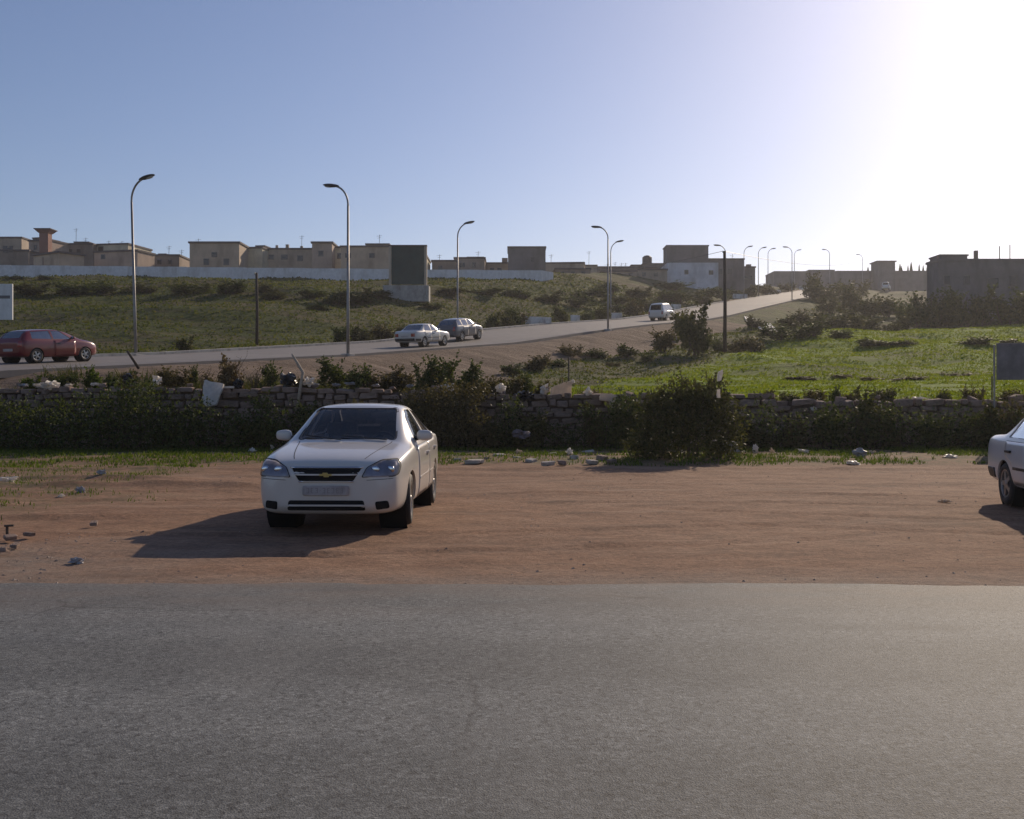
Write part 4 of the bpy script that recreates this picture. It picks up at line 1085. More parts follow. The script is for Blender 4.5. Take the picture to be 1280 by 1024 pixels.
# cars climbing the road: nose along +u
RZ = math.atan2(UX, -UY)*0 + math.atan2(UY, UX) + math.pi/2      # local -Y points uphill
def on_road(name, label, car, pm, px, d, o_guess, **kw):
    # slide across the road until the line of sight at that depth meets it
    x = (px-CX)/F*d; z = float(rprof(d))+.035
    slope = (float(rprof(d+2))-float(rprof(d-2)))/4*UY
    return make_car(name, label, car, pm, (x, d, z), RZ, detail=1, pitch=-math.atan(slope), **kw)
rc = on_road('hatchback_car', 'dark red hatchback driving on the road beyond the wall', hatch, M['red_paint'], 60, 42.6, 0, glass='darkglass', spokes=5); rc.scale = (1, .99, .93)
on_road('sedan_car', 'pale silver sedan climbing the road behind a dark wagon', oldsedan, M['silver_paint'], 530, 64.8, 0, glass='darkglass', spokes=5)
on_road('wagon_car', 'dark grey wagon just ahead of the silver sedan on the road', wagon, M['grey_paint'], 576, 74.5, 0, glass='darkglass', spokes=5)
on_road('minivan', 'white minivan climbing the road past the roadside shrubs', van, M['white_paint'], 828, 115, 0, glass='darkglass', spokes=5, cat='van')
xx = (1108-CX)/F*250
make_car('minivan', 'white van half hidden by trees near the crest', van, M['white_old'], (xx, 250, terr1(xx, 250)+.25), RZ, detail=1, cat='van', glass='darkglass', spokes=5)

# ------------------------------------------------------------------ vegetation builders
def leaf_mesh(name, c, size, rng, mat, up=.25, aspect=1.7):
    """one small bent leaf (two triangles) at each centre"""
    n = len(c); size = np.broadcast_to(size, n)
    d = rng.normal(size=(n, 3)); d[:, 2] += up; d /= np.linalg.norm(d, axis=1)[:, None]
    r = rng.normal(size=(n, 3)); s = np.cross(d, r); s /= np.linalg.norm(s, axis=1)[:, None]+1e-9
    L = (size*(.6+.8*rng.random(n)))[:, None]; W = L/aspect/2
    v = np.stack([c-d*L*.5, c+s*W, c+d*L*.5, c-s*W], 1).reshape(-1, 3)
    i = np.arange(n)*4
    tri = np.stack([np.stack([i, i+1, i+2], 1), np.stack([i, i+2, i+3], 1)], 1).reshape(-1, 3)
    return tri_mesh(name, v, tri, np.repeat(rng.random(n), 2), mat)
def tri_mesh(name, v, tri, rnd, mat):
    me = bpy.data.meshes.new(name)
    me.vertices.add(len(v)); me.vertices.foreach_set('co', v.astype(np.float32).ravel())
    me.loops.add(tri.size); me.loops.foreach_set('vertex_index', tri.astype(np.int32).ravel())
    me.polygons.add(len(tri)); me.polygons.foreach_set('loop_start', np.arange(0, tri.size, 3, dtype=np.int32))
    me.update(calc_edges=True)
    a = me.attributes.new('rnd', 'FLOAT', 'FACE'); a.data.foreach_set('value', rnd.astype(np.float32))
    if mat: me.materials.append(mat)
    return me
def blob_points(rng, blobs, n):
    """random points through a set of ellipsoids (cx,cy,cz,rx,ry,rz), denser towards the skin, grouped in clumps"""
    vol = np.array([b[3]*b[4]*b[5] for b in blobs])**.75; k = rng.choice(len(blobs), n, p=vol/vol.sum())
    b = np.array(blobs)[k]
    d = rng.normal(size=(n, 3)); d /= np.linalg.norm(d, axis=1)[:, None]
    r = rng.random(n)**.45
    # uneven skin
    lump = 1 + .22*np.sin(d[:,0]*5+k*1.7)*np.sin(d[:,1]*6+k)+.16*np.sin(d[:,2]*9+k*2.1+d[:,0]*7)
    p = b[:, :3] + d*b[:, 3:]*(r*lump)[:, None]
    return p
def blades_mesh(name, pos, h, rng, mat, width=.012, lean=.35):
    n = len(pos); h = np.broadcast_to(h, n)*(.5+rng.random(n)); a = rng.random(n)*2*np.pi; l = rng.normal(size=(n, 2))*lean
    w = np.broadcast_to(width, n)
    sx = np.stack([np.cos(a)*w, np.sin(a)*w, np.zeros(n)], 1)
    m = pos + np.stack([l[:,0]*h*.25, l[:,1]*h*.25, h*.55], 1); t = pos + np.stack([l[:,0]*h, l[:,1]*h, h*.95], 1)
    v = np.stack([pos-sx, pos+sx, m+sx*.7, m-sx*.7, t], 1).reshape(-1, 3); i = np.arange(n)*5
    tri = np.stack([np.stack(q, 1) for q in ((i, i+1, i+2), (i, i+2, i+3), (i+3, i+2, i+4))], 1).reshape(-1, 3)
    return tri_mesh(name, v, tri, np.repeat(rng.random(n), 3), mat)
def stems(blobs, rng, n=7, r=.02, base=(0,0)):
    mb = MB()
    for k in range(n):
        b = blobs[k % len(blobs)]
        e = Vector((b[0]+(rng.random()-.5)*b[3], b[1]+(rng.random()-.5)*b[4], b[2]+b[5]*(.2+.5*rng.random())))
        s = Vector((base[0]+(rng.random()-.5)*.25, base[1]+(rng.random()-.5)*.25, -.1)); m = s.lerp(e, .5)+Vector(((rng.random()-.5)*.15, (rng.random()-.5)*.15, .08))
        mb.tube([s, m, e], [r, r*.75, r*.35], 5)
    return mb

# bushes of the roadside, shared between copies: unit height 1, unit width 1
BUSH = []
for k in range(6):
    rg = np.random.default_rng(40+k)
    bl = [(0,0,.36,.30,.30,.30)] + [((rg.random()-.5)*.8, (rg.random()-.5)*.7, .15+.6*rg.random(), .10+.12*rg.random(), .10+.1*rg.random(), .10+.14*rg.random()) for _ in range(9)]
    pts = blob_points(rg, bl, 1500)
    for _ in range(26):
        b_ = bl[rg.integers(len(bl))]; d_ = rg.normal(size=3)*.5; d_[2] = abs(d_[2])+.4; d_ /= np.linalg.norm(d_); a0 = np.array(b_[:3]); l_ = .12+.22*rg.random()
        pts = np.concatenate([pts, a0+d_*(np.array(b_[3:])*.8)+np.linspace(0, 1, 14)[:, None]*d_*l_+rg.normal(size=(14, 3))*.018])
    pts[:, 2] = np.maximum(pts[:, 2], .01)
    BUSH.append((leaf_mesh('foliage', pts, .08, rg, None), stems(bl, rg, 6, .02)))
def bush(pos, w, h, k, mat, label, group, name='shrub', depth=None):
    e = empty(name, pos); tag(e, label, name.split('_')[-1], group)
    me = BUSH[k % 6][0]
    key = (k % 6, mat)
    if key not in BC:
        m2 = me.copy(); m2.materials.clear(); m2.materials.append(M[mat]); BC[key] = m2
    f = link('foliage', BC[key], None, e); f.scale = (w, depth or w, h); f.rotation_euler = (0, 0, k*1.3)
    if k % 6 not in SCACHE:
        SCACHE[k % 6] = BUSH[k % 6][1].build('stem', M['bark'], e).data; e.children[-1].scale = (w, depth or w, h)
    else:
        s_ = link('stem', SCACHE[k % 6], None, e); s_.scale = (w, depth or w, h)
    return e
BC = {}; SCACHE = {}
def pbush(px, base, wpx, hpx, k, mat, label, group, name='shrub', d=None):
    if d is None: p = hit(px, base); d = p.y
    else: p = Vector(((px-CX)/F*d, d, terr1((px-CX)/F*d, d)))
    p.z -= .08
    return bush(p, wpx/F*d, hpx/F*d, k, mat, label, group, name, depth=max(wpx/F*d*.6, 1.0) if wpx > 60 else None)

def near(px, table):
    for lim, phrase in table:
        if px < lim: return phrase
    return table[-1][1]
SLOPE = [(100,'below the brick tower houses'),(220,'below the cream and brown houses'),(330,'below the big plain box house'),(435,'below the square tower house'),(545,'around the dark billboard'),(630,'below the low stepped house'),
         (700,'below the end of the white boundary wall'),(790,'behind the paired curved lamps'),(870,'below the white house'),(2000,'at the road bend below the grey houses')]
VERGE = [(300,'near the leaning lamp'),(490,'behind the tall curved lamp'),(560,'behind the silver sedan'),(665,'ahead of the dark wagon'),(760,'by the white blocks and paired lamps'),(850,'ahead of the white minivan'),(2000,'towards the road bend')]
FIELD = [(730,'on the bare bank below the dark wagon'),(850,'on the bank short of the tall olive shrub'),(930,'around the thick wooden pole'),(1020,'beside the pale concrete path'),(1160,'across the middle of the green field'),(2000,'behind the dull grey sign')]
TOPS = [(155,'above the bramble smothered end'),(250,'between the leaning stick and hanging bag'),(350,'around the bare twiggy plant'),(400,'beside the pale dead branch'),(520,'behind the white sedan roof'),(625,'above the tangled dry bramble'),(720,'around the pale broken board'),(900,'beside the torn cardboard'),(1080,'just beyond the large round bush'),(1200,'between large bush and grey sign'),(2000,'below the dull grey sign')]
KIND = {'shrub':'dark olive','bramble':'dark green','scrub':'brownish','dry':'straw coloured','grass':'bright green'}
# row along the far side of the sloping road
row = [(232,438,26,18),(425,428,26,19),(452,428,34,17),(480,427,36,17),(506,424,22,14),(612,413,22,14),(632,411,26,15),(652,410,20,14),(702,406,26,16),(735,403,22,12),(752,402,26,13),(791,396,30,16),
       (880,385,26,12),(905,383,26,13),(935,377,24,11),(958,375,22,9),(985,370,18,9),(645,402,22,18),(620,404,20,16)]
for i, (px, py, w, h) in enumerate(row):
    # stand them just beyond the far kerb
    d = None
    for dd in np.arange(36, 260, .25):
        x = (px-CX)/F*dd
        if off(x, dd) < -ROADW-.9: pass
        else: continue
        # keep the last depth that is still beyond the kerb
        d = dd; 
    # far-kerb crossing for this line of sight
    ds = np.arange(36, 260, .25); xs = (px-CX)/F*ds; oo = off(xs, ds); ok = np.nonzero(oo < -ROADW-1.0)[0]
    d = float(ds[ok[0]]) if len(ok) else 200
    d += (0, .8, .3, 1.2)[i % 4]
    x = (px-CX)/F*d
    bush((x, d, terr1(x, d)-.1), w/F*d*1.15, h/F*d*1.35, i, ('shrub','bramble','shrub','scrub')[i % 4], 'rounded dark verge shrub '+near(px, VERGE), 'rounded shrubs along the far verge')
# white wall blocks between them
for i, (px, w) in enumerate(((673,26),(719,9),(770,12),(845,10),(925,16),(968,14),(1005,10))):
    ds = np.arange(36, 300, .25); xs = (px-CX)/F*ds; ok = np.nonzero(off(xs, ds) < -ROADW-.9)[0]; d = float(ds[ok[0]]); x = xs[ok[0]]
    L = w/F*d/.75; e = MB().rbox(-L/2, L/2, -.12, .12, -.3, .72, .03).build('low_wall_block', M['whiteblock'])
    e.location = (x, d, terr1(x, d)); e.rotation_euler = (0, 0, math.atan2(UY, UX)-.75)
    tag(e, 'low white painted wall block between the verge shrubs', 'wall block', 'white blocks along the far verge')

# dark hedge rows and scrub on the slope below the white wall
sl = [(40,368,60,13),(88,369,60,14),(130,366,52,13),(182,366,44,11),(236,368,60,12),(285,367,60,13),(330,367,40,12),(20,350,40,5),(60,350,30,5),(345,374,44,9),(390,372,40,9),(418,380,44,11),(470,372,50,10),(450,378,60,12),
      (392,388,44,6),(560,366,50,7),(605,368,56,7),(650,372,56,9),(690,378,50,11),(720,384,44,13),(735,372,56,11),(768,380,50,12),(640,396,24,10),
      (760,366,44,10),(800,374,50,14),(835,376,46,12),(770,392,36,14),(810,388,40,15),(850,378,50,12),(880,372,46,10),(916,372,36,9),(840,362,60,8),(900,360,60,8),(950,364,40,8),(540,386,30,7)]
for i, (px, py, w, h) in enumerate(sl):
    pbush(px, py, w, h*1.25, i, 'bramble' if i % 3 else 'shrub', 'low '+KIND['bramble' if i % 3 else 'shrub']+' scrub on the slope '+near(px, SLOPE), 'scrub on the slope')

# trees near the crest and in front of the large building
tr = [(1030,372,32,20,172),(1048,370,30,18,184),(1062,368,30,18,196),(1012,374,24,24,178),(1024,372,18,14,182),(1038,380,22,18,150),(1065,378,30,26,150),(1088,384,34,26,140),(1110,386,30,20,135),(1060,394,40,20,118),(1030,398,36,18,116),(1082,400,44,20,112),(1120,398,30,16,112),
      (1145,396,42,30,118),(1172,398,40,34,118),(1200,400,46,31,117),(1228,402,50,35,118),(1256,404,46,33,116),(1284,404,44,36,117),(1315,404,50,36,116),(1132,382,24,22,125),(1000,392,30,14,125),(985,398,24,12,118)]
for i, (px, base, w, h, d) in enumerate(tr):
    big = px > 1125
    pbush(px, base, w*1.35, h*(1.5 if big else 1.3), i+2, 'bramble' if big else 'shrub',
          ('dark dense tree in front of the large building '+near(px, [(1185,'by its rooftop room corner'),(1235,'below its bare chimney column'),(2000,'below its thin roof poles')])) if big else ('dark bushy tree '+near(px, [(1005,'just beyond the pale concrete path'),(1035,'beside the road where it meets the crest'),(1070,'below the square hut on the crest'),(2000,'in front of the half hidden white van')])),
          'trees in front of the large building' if big else 'bushy trees on the rise', 'tree', d=d)

# scrub along the road bank and in the green field
bk = [(868,445,62,58,0,'shrub','tall olive green shrub on the bank beside the thick pole',None),(850,420,30,30,1,'shrub',None,None),(828,440,40,26,1,'scrub',None,None),(786,445,34,14,2,'bramble',None,None),(748,447,40,12,3,'bramble',None,None),
      (712,446,30,14,4,'scrub',None,None),(668,462,50,16,5,'scrub',None,None),(640,468,40,14,0,'bramble',None,None),(808,452,24,10,1,'bramble',None,None),(905,440,36,14,2,'bramble',None,None),(940,440,50,20,3,'scrub',None,None),(975,425,60,18,4,'bramble',None,None),
      (1010,420,54,16,5,'bramble',None,None),(985,410,40,14,0,'shrub',None,None),(1050,424,44,12,1,'bramble',None,None),(1095,432,56,9,2,'bramble',None,None),(1135,431,40,7,3,'bramble',None,None),(1215,431,60,9,5,'bramble',None,None),
      (1262,432,44,9,0,'bramble',None,None),(1120,414,18,10,1,'shrub',None,None),(945,410,30,14,2,'shrub',None,None),(700,458,24,10,3,'bramble',None,None),(765,458,20,6,4,'scrub',None,None),(1040,405,50,12,3,'bramble',None,None)]+[(px,py,w,5,q,'scrub',None,None) for q,(px,py,w) in enumerate(((1000,474,60),(1050,472,70),(1100,475,66),(1150,474,60),(1190,470,40)))]
for i, (px, py, w, h, k, mt, lb, gp) in enumerate(bk):
    pbush(px, py, w, h*1.2, k, mt, lb or 'low '+KIND[mt]+' weedy bush '+near(px, FIELD), gp or 'weedy bushes between road and field', 'bush')

# ------------------------------------------------------------------ the stone wall
WY = 30.5
def wall_top(x): return np.interp(x, [-20,-9,-6.7,-2.4,0,1.8,3.6,5,7.3,9.7,12,16,22], [1.90,1.86,1.84,1.84,1.74,1.64,1.62,1.56,1.53,1.50,1.47,1.46,1.45]) - .03 + .22*vnoise(np.asarray(x)*.9, np.asarray(x)*0+3.7) + .14*vnoise(np.asarray(x)*2.7, np.asarray(x)*0+9.1)
SV = []
for k in range(14):
    rr = random.Random(100+k); bm = bmesh.new(); bmesh.ops.create_cube(bm, size=1)
    for v in bm.verts: v.co = Vector((v.co.x*(1+rr.uniform(-.26,.10)), v.co.y*(1+rr.uniform(-.25,.15)), v.co.z*(1+rr.uniform(-.30,.10))))
    bmesh.ops.bevel(bm, geom=bm.edges[:], offset=.10, segments=1, affect='EDGES')
    for v in bm.verts: v.co += Vector((rr.uniform(-.03,.03), rr.uniform(-.05,.05), rr.uniform(-.03,.03)))
    me = bpy.data.meshes.new('stone'); bm.to_mesh(me); bm.free(); SV.append(me)
def mat_stone(name, a, b2, c):
    m, t, b = nodes_of(name)
    oi = N(t, 'ShaderNodeObjectInfo'); n = noise(t, 3.5, 6, .7); n2 = noise(t, 1.2, 4)
    base = ramp(t, oi.outputs['Random'], [(0, a), (.5, b2), (1, c)]).outputs[0]
    col = mixc(t, .7, base, ramp(t, n.outputs[0], [(.3,.55),(.7,1.4)]).outputs[0], 'MULTIPLY')
    col = mixc(t, ramp(t, n2.outputs[0], [(.55,0),(.7,.6)]).outputs[0], col, (.07,.065,.04))
    t.links.new(col, b.inputs['Base Color']); b.inputs['Roughness'].default_value = .95; b.inputs['Specular IOR Level'].default_value = .2
    bump(t, b, n.outputs[0], .6, .05); return m
M['stone'] = mat_stone('weathered_stone', (.19,.135,.11), (.33,.24,.195), (.26,.19,.15))
M['palestone'] = mat_stone('pale_broken_stone', (.46,.41,.36), (.54,.49,.43), (.40,.35,.30))
for me in SV: me.materials.append(M['stone'])
SVP = []
for me in SV:
    q = me.copy(); q.materials.clear(); q.materials.append(M['palestone']); SVP.append(q)
def stone_wall():
    e = empty('stone_wall', (0, WY, 0)); tag(e, 'rough dry stone retaining wall at the back of the dirt lot', 'wall')
    # packed core
    xs = np.arange(-40, 40.1, .5); v = []; f = []
    for x in xs:
        h = float(wall_top(x))-.10
        v += [(x, .20, -.3), (x, .20, h), (x, .95, h-.05), (x, .95, -.3)]
    for i in range(len(xs)-1):
        for k in range(3): f.append((4*i+k, 4*i+k+1, 4*i+5+k, 4*i+4+k))
    core = mk('core', v, f, simple('packed_earth_core', (.10,.072,.058), .95, .4, 6, bmp=.5), e)
    rr = random.Random(21); stones = []
    z = -.04; ci = 0
    while z < 1.9:
        ch = rr.choice((.16, .19, .22, .26, .30)); x = -16.6 + rr.random()*.3
        while x < 16.6:
            w = rr.uniform(.18, .62)*(1.15 if ch > .2 else 1)
            zt = float(wall_top(x+w/2))
            if z + ch*.6 < zt:
                stones.append((x+w/2, z+ch/2+rr.uniform(-.04,.04), w*rr.uniform(.85,1.02), ch*rr.uniform(.72,1.05)*(1 if z+ch < zt+.05 else rr.uniform(.8,1.15)), rr))
            x += w+rr.uniform(.0, .03)
        z += ch; ci += 1
    # those overgrown by brambles are joined
    vis = [s for s in stones]
    def hidden(s): return (s[1] < 1.05 and (s[0] < -8.5 or 3.6 < s[0] < 7.0)) or s[1] < .4
    shown = [s for s in vis if not hidden(s)]
    rr.shuffle(shown); single = shown[:298]; rest = shown[298:] + [s for s in vis if hidden(s)]
    for k, (x, zc, w, h, _) in enumerate(single):
        o = link('stone', SV[k % 14], None, e); dp = rr.uniform(.26, .40)
        o.location = (x, .16+rr.uniform(-.09,.07), zc); o.scale = (w, dp, h); o.rotation_euler = (rr.uniform(-.12,.12), rr.uniform(-.11,.11), rr.uniform(-.15,.15))
    mb = MB()
    for k, (x, zc, w, h, _) in enumerate(rest):
        me = SV[k % 14]; mb.add([(x+p.co.x*w, .16+p.co.y*.32, zc+p.co.z*h) for p in me.vertices], [tuple(q.vertices) for q in me.polygons])
    o = mb.build('overgrown_stones', M['stone'], e); o['kind'] = 'stuff'
    # loose cap stones
    rr2 = random.Random(9)
    return e
stone_wall()
def loose(px, py, w, h, d, pale, label, group=None, name='rock', lot=False, ry=0, dep=None):
    """one stone lying where the photograph shows it"""
    p = lot_hit(px, py) if lot else P(px, py, d)
    me = (SVP if pale else SV)[int(px) % 14]; o = link(name, me); dd = p.y
    o.scale = (w/F*dd, dep or max(.12, w/F*dd*.8), max(.05, h/F*dd)); o.location = (p.x, p.y, p.z + (o.scale[2]*.38 if lot else 0)); o.rotation_euler = (R.uniform(-.15,.15), ry+R.uniform(-.15,.15), R.random()*3)
    tag(o, label, name, group); return o
gl = 'pale broken slab lying in the grass at the wall foot'
for (px, py, w, h) in ((593,579,21,5),(624,573,18,7),(684,582,18,6),(664,578,13,6),(684,571,21,5),(731,568,22,5),(740,580,14,6),(718,576,11,8),(572,577,10,5),(646,575,10,5)):
    loose(px, py, w, h, None, True, gl, 'pale slabs at the wall foot', 'stone_slab', True)
for (px, py, w, h) in ((703,581,14,7),(752,577,15,9),(610,576,10,5),(764,579,12,6)):
    loose(px, py, w, h, None, False, 'brown rock lying among the pale slabs at the wall foot', 'brown rocks at the wall foot', 'rock', True)
rr = random.Random(77)
for k in range(26):   # tumbled cap stones along the wall
    x = -16+32*k/26+rr.uniform(-.4,.4); px = CX+x/WY*F; s = rr.uniform(.12,.30)
    o = link('cap_stone', SV[k % 14]); o.scale = (s*1.3, s, s*.6); o.location = (x, WY+rr.uniform(.15,.7), float(wall_top(x))+rr.uniform(.0,.07)); o.rotation_euler = (rr.uniform(-.3,.3), rr.uniform(-.3,.3), rr.random()*3)
    tag(o, 'loose stone resting on top of the dry stone wall', 'stone', 'loose stones on the wall top')

# ------------------------------------------------------------------ overgrowth along the wall
def thicket(name, label, blobs, n, size, mat, cat, nst=12, seed=1, group=None, base=None, dy=4.6):
    rg = np.random.default_rng(seed)
    if dy: blobs = [(b[0], b[1]+dy, b[2]*1.2, b[3]*1.22, b[4]*1.7, b[5]*1.2) for b in blobs]
    bx = np.mean([b[0] for b in blobs]); by = np.mean([b[1] for b in blobs])
    zb = base if base is not None else 0.05
    e = empty(name, (bx, by, zb)); tag(e, label, cat, group)
    bl = [(b[0]-bx, b[1]-by, b[2]-zb, b[3], b[4], b[5]) for b in blobs]
    p = blob_points(rg, bl, n); p = p[p[:, 2] > -.05]
    mb = MB()
    sp_ = []
    for k in range(n//260):
        b = bl[rg.integers(len(bl))]; d_ = rg.normal(size=3); d_[2] = abs(d_[2])+.25; d_ /= np.linalg.norm(d_)
        a0 = np.array(b[:3])+d_*np.array(b[3:])*.7; ln = .12+.28*rg.random(); a1 = a0+d_*ln*np.array([.8,.8,1.0])+rg.normal(size=3)*.06
        if a0[2] < 0: continue
        for q in np.linspace(0, 1, 16): sp_.append(a0+(a1-a0)*q+rg.normal(size=3)*.045*(1.1-q))
        mb.tube([a0, (a0+a1)/2+rg.normal(size=3)*.02, a1], [.009,.007,.003], 4)
    if sp_: p = np.concatenate([p, np.array(sp_)])
    link('foliage', leaf_mesh('foliage', p, size, rg, M[mat]), None, e)
    for k in range(nst):
        b = bl[k % len(bl)]; q = Vector((b[0]+(rg.random()-.5)*b[3], b[1]+(rg.random()-.5)*b[4], b[2]+b[5]*.8)); s = Vector((b[0]*.8+rg.normal()*.1, b[1]+.1, -.15))
        mb.tube([s, s.lerp(q, .5)+Vector((rg.normal()*.08, -.05, .05)), q], [.018, .013, .005], 5)
    st_ = mb.build('stem', M['bark'], e); st_['kind'] = 'stuff'
    return e
def wx(px): return (px-CX)/F*29.4
def wb(px): return (px-CX)/F*25.4
thicket('bramble_thicket', 'dark bramble thicket smothering the wall at the weedy end of the lot',
        [(wx(15),24.3,.5,.9,.5,.75),(wx(60),24.2,.55,.9,.55,.8),(wx(105),24.2,.5,.9,.6,.85),(wx(150),24.2,.6,.8,.6,1.0),(wx(195),24.3,.6,.7,.55,1.05),(wx(225),24.3,.4,.6,.5,.75),(wx(175),24.5,1.3,.6,.4,.5),(wx(-40),24.4,.7,1.2,.6,1.0)], 15000, .085, 'bramble', 'bramble', 24, 5)
thicket('bramble_thicket', 'low dark bramble between the hanging bag and the white sedan',
        [(wx(255),24.6,.6,.5,.35,.7),(wx(300),24.6,.45,.7,.35,.6),(wx(340),24.6,.5,.6,.35,.6),(wx(325),24.95,1.1,.3,.2,.25),(wx(380),24.7,.6,.6,.3,.6)], 5200, .08, 'bramble', 'bramble', 8, 6)
thicket('bramble_thicket', 'tangled dry bramble piled against the wall beside the white sedan roof',
        [(wx(545),24.6,.6,.7,.4,.7),(wx(575),24.5,.65,.6,.4,.7),(wx(600),24.6,.4,.6,.35,.5),(wx(560),25.1,1.25,.8,.4,.4),(wx(590),25.2,1.35,.5,.35,.3),(wx(520),24.9,1.0,.6,.4,.5)], 9000, .08, 'scrub', 'bramble', 18, 7)
thicket('bramble_thicket', 'low dark weeds under the wall behind the pale slabs',
        [(wx(630),24.7,.45,.6,.3,.5),(wx(665),24.75,.35,.6,.3,.45),(wx(640),24.95,.95,.35,.2,.35),(wx(770),24.6,.5,.6,.35,.6),(wx(785),24.9,1.0,.4,.25,.4),(wx(715),24.8,.3,.6,.25,.4),(wx(735),24.95,.9,.3,.2,.3)], 5600, .07, 'bramble', 'bramble', 8, 8)
thicket('large_bush', 'large round dark bush leaning on the wall with white rags in it',
        [(wb(862),25.1,.75,1.05,.7,1.0),(wb(820),25.2,.6,.6,.55,.9),(wb(905),25.2,.6,.55,.5,.9),(wb(850),25.4,1.45,.7,.55,.62),(wb(893),25.5,1.5,.5,.45,.55),(wb(820),25.5,1.25,.5,.4,.5),(wb(800),25.2,.3,.45,.4,.5),(wb(870),25.0,1.3,.5,.4,.6)], 15000, .08, 'shrub', 'bush', 26, 9, dy=0)
thicket('bramble_thicket', 'dark weeds along the wall beyond the large round bush',
        [(wx(950),24.7,.75,.5,.3,.55),(wx(975),24.6,.4,.8,.35,.6),(wx(1020),24.7,.45,.8,.3,.6),(wx(1075),24.6,.4,.8,.35,.6),(wx(1105),24.8,.8,.5,.3,.45),(wx(1135),24.6,.5,.9,.35,.6),(wx(1195),24.6,.5,.8,.35,.7),(wx(1245),24.7,.4,.8,.35,.6),(wx(1300),24.6,.6,.9,.4,.8)], 7000, .08, 'bramble', 'bramble', 20, 10)
for k, px in enumerate((205, 318, 400, 450, 625, 655, 742, 790, 950, 992, 1040, 1088, 1122, 1168, 1225, 1262)):
    bush((wx(px), 29.7-.25*(k % 2), .03), 1.0+.35*(k % 3), .75+.28*((k*5) % 4), k, ('scrub','bramble','shrub')[k % 3], ('brownish','dark green','dark olive')[k % 3]+' ragged scrub against the stone wall face '+near(px, TOPS), 'ragged scrub along the wall foot', 'scrub_bush')
# weeds and low shrubs on top of the wall
tp = [(40,478,30,10,'grass'),(75,476,40,12,'bramble'),(118,474,26,16,'grass'),(140,476,18,14,'bramble'),(215,474,40,16,'scrub'),(240,470,18,12,'bramble'),(285,480,40,36,'dry'),(340,470,26,18,'bramble'),(420,482,50,34,'bramble'),(450,480,40,30,'bramble'),
      (470,490,50,26,'scrub'),(498,484,44,24,'scrub'),(530,484,36,30,'bramble'),(556,482,44,40,'bramble'),(585,484,40,32,'bramble'),(610,488,34,22,'scrub'),(640,486,30,18,'scrub'),(660,480,26,14,'bramble'),(680,490,26,14,'scrub'),(735,500,26,14,'dry'),
      (955,500,34,12,'scrub'),(985,500,30,12,'shrub'),(1020,500,36,14,'scrub'),(1045,498,20,14,'bramble'),(1065,504,30,16,'scrub'),(1105,500,34,16,'shrub'),(1140,506,30,10,'scrub'),(1182,500,20,16,'shrub'),(1215,498,24,16,'scrub'),(1255,504,36,16,'scrub'),(1280,505,30,16,'scrub'),(165,478,30,16,'scrub'),(265,478,24,10,'scrub'),(380,482,30,14,'scrub')]
for i, (px, py, w, h, mt) in enumerate(tp):
    d = 31.3+.4*(i % 3); x = (px-CX)/F*d; z0 = float(wall_top(x))-.15
    ht = max(.2, CH+(HY-(py-h))/F*d - z0)
    bush((x, d, z0), w/F*d*1.1, ht, i, mt, KIND[mt]+' weedy tuft on the stone wall top '+near(px, TOPS), 'weeds on the wall top', 'weed_tuft')
# bare twiggy plant beside the hanging bag
def twigs(px, d, z0, h, n, label, seed):
    rg = random.Random(seed); x = (px-CX)/F*d; e = empty('dry_plant', (x, d, z0)); tag(e, label, 'plant')
    mb = MB(); lv = []
    for k in range(n):
        a = rg.random()*6.28; l = rg.uniform(.1,.45)*h; hh_ = h*rg.uniform(.5,1.0)
        p = [Vector((0,0,-.1)), Vector((math.cos(a)*l*.4, math.sin(a)*l*.4, hh_*.55)), Vector((math.cos(a)*l, math.sin(a)*l, hh_))]
        mb.tube(p, [.012,.008,.003], 4)
        for j in range(5):
            q = p[1].lerp(p[2], rg.random()); b_ = q+Vector((rg.uniform(-.15,.15), rg.uniform(-.15,.15), rg.uniform(.02,.16))); mb.tube([q, b_], [.005,.002], 3); lv.append(b_)
    mb.build('stem', M['bark'], e)
    link('leaves', leaf_mesh('leaves', np.array([v[:] for v in lv]), .05, np.random.default_rng(seed), M['dry']), None, e)
twigs(288, 31.2, 1.70, 1.15, 12, 'bare twiggy plant above the wall beside the hanging bag', 3)
twigs(318, 31.4, 1.70, .8, 9, 'small bare twiggy plant near the pale dead branch', 4)
twigs(255, 31.3, 1.70, .75, 8, 'sparse bare stalks just behind the hanging bag', 5)
twigs(705, 31.0, 1.5, .7, 4, 'thin dry stalks next to the white board on the wall', 6)

# grass: strip at the wall foot, weedy lot end, field beyond the wall
def scatter(n, x0, x1, y0, y1, rng): return np.stack([rng.uniform(x0, x1, n), rng.uniform(y0, y1, n)], 1)
rg = np.random.default_rng(55)
q = scatter(60000, -18, 18, 22.4, 30.4, rg); m_ = (lot_green(q[:,0], q[:,1]) > .25+.5*rg.random(len(q))) & (fbm(q[:,0]*.9, q[:,1]*1.3, 3) > -.08); q = q[m_]; q = q[~((q[:,0] > -1.2) & (q[:,0] < 2.2) & (q[:,1] < 25.6) & (rg.random(len(q)) < .7))]
pos = np.stack([q[:,0], q[:,1], lot_z(q[:,0], q[:,1])-.005], 1)
o = link('grass', blades_mesh('grass', pos, .075, rg, M['grass'], .013)); tag(o, 'short green grass along the foot of the stone wall', 'grass', kind='stuff')
q = scatter(14000, -11, -4, 11.5, 22.5, rg); w_ = lot_green(q[:,0], q[:,1])*np.clip(fbm(q[:,0]*1.1, q[:,1]*1.6, 3)*2.2+.35, 0, 1); q = q[w_ > .12+.6*rg.random(len(q))]
pos = np.stack([q[:,0], q[:,1], lot_z(q[:,0], q[:,1])-.005], 1)
o = link('grass', blades_mesh('grass', pos, .06, rg, M['grass'], .008)); tag(o, 'thin weedy grass patches on the dirt at the lot end', 'grass', kind='stuff')
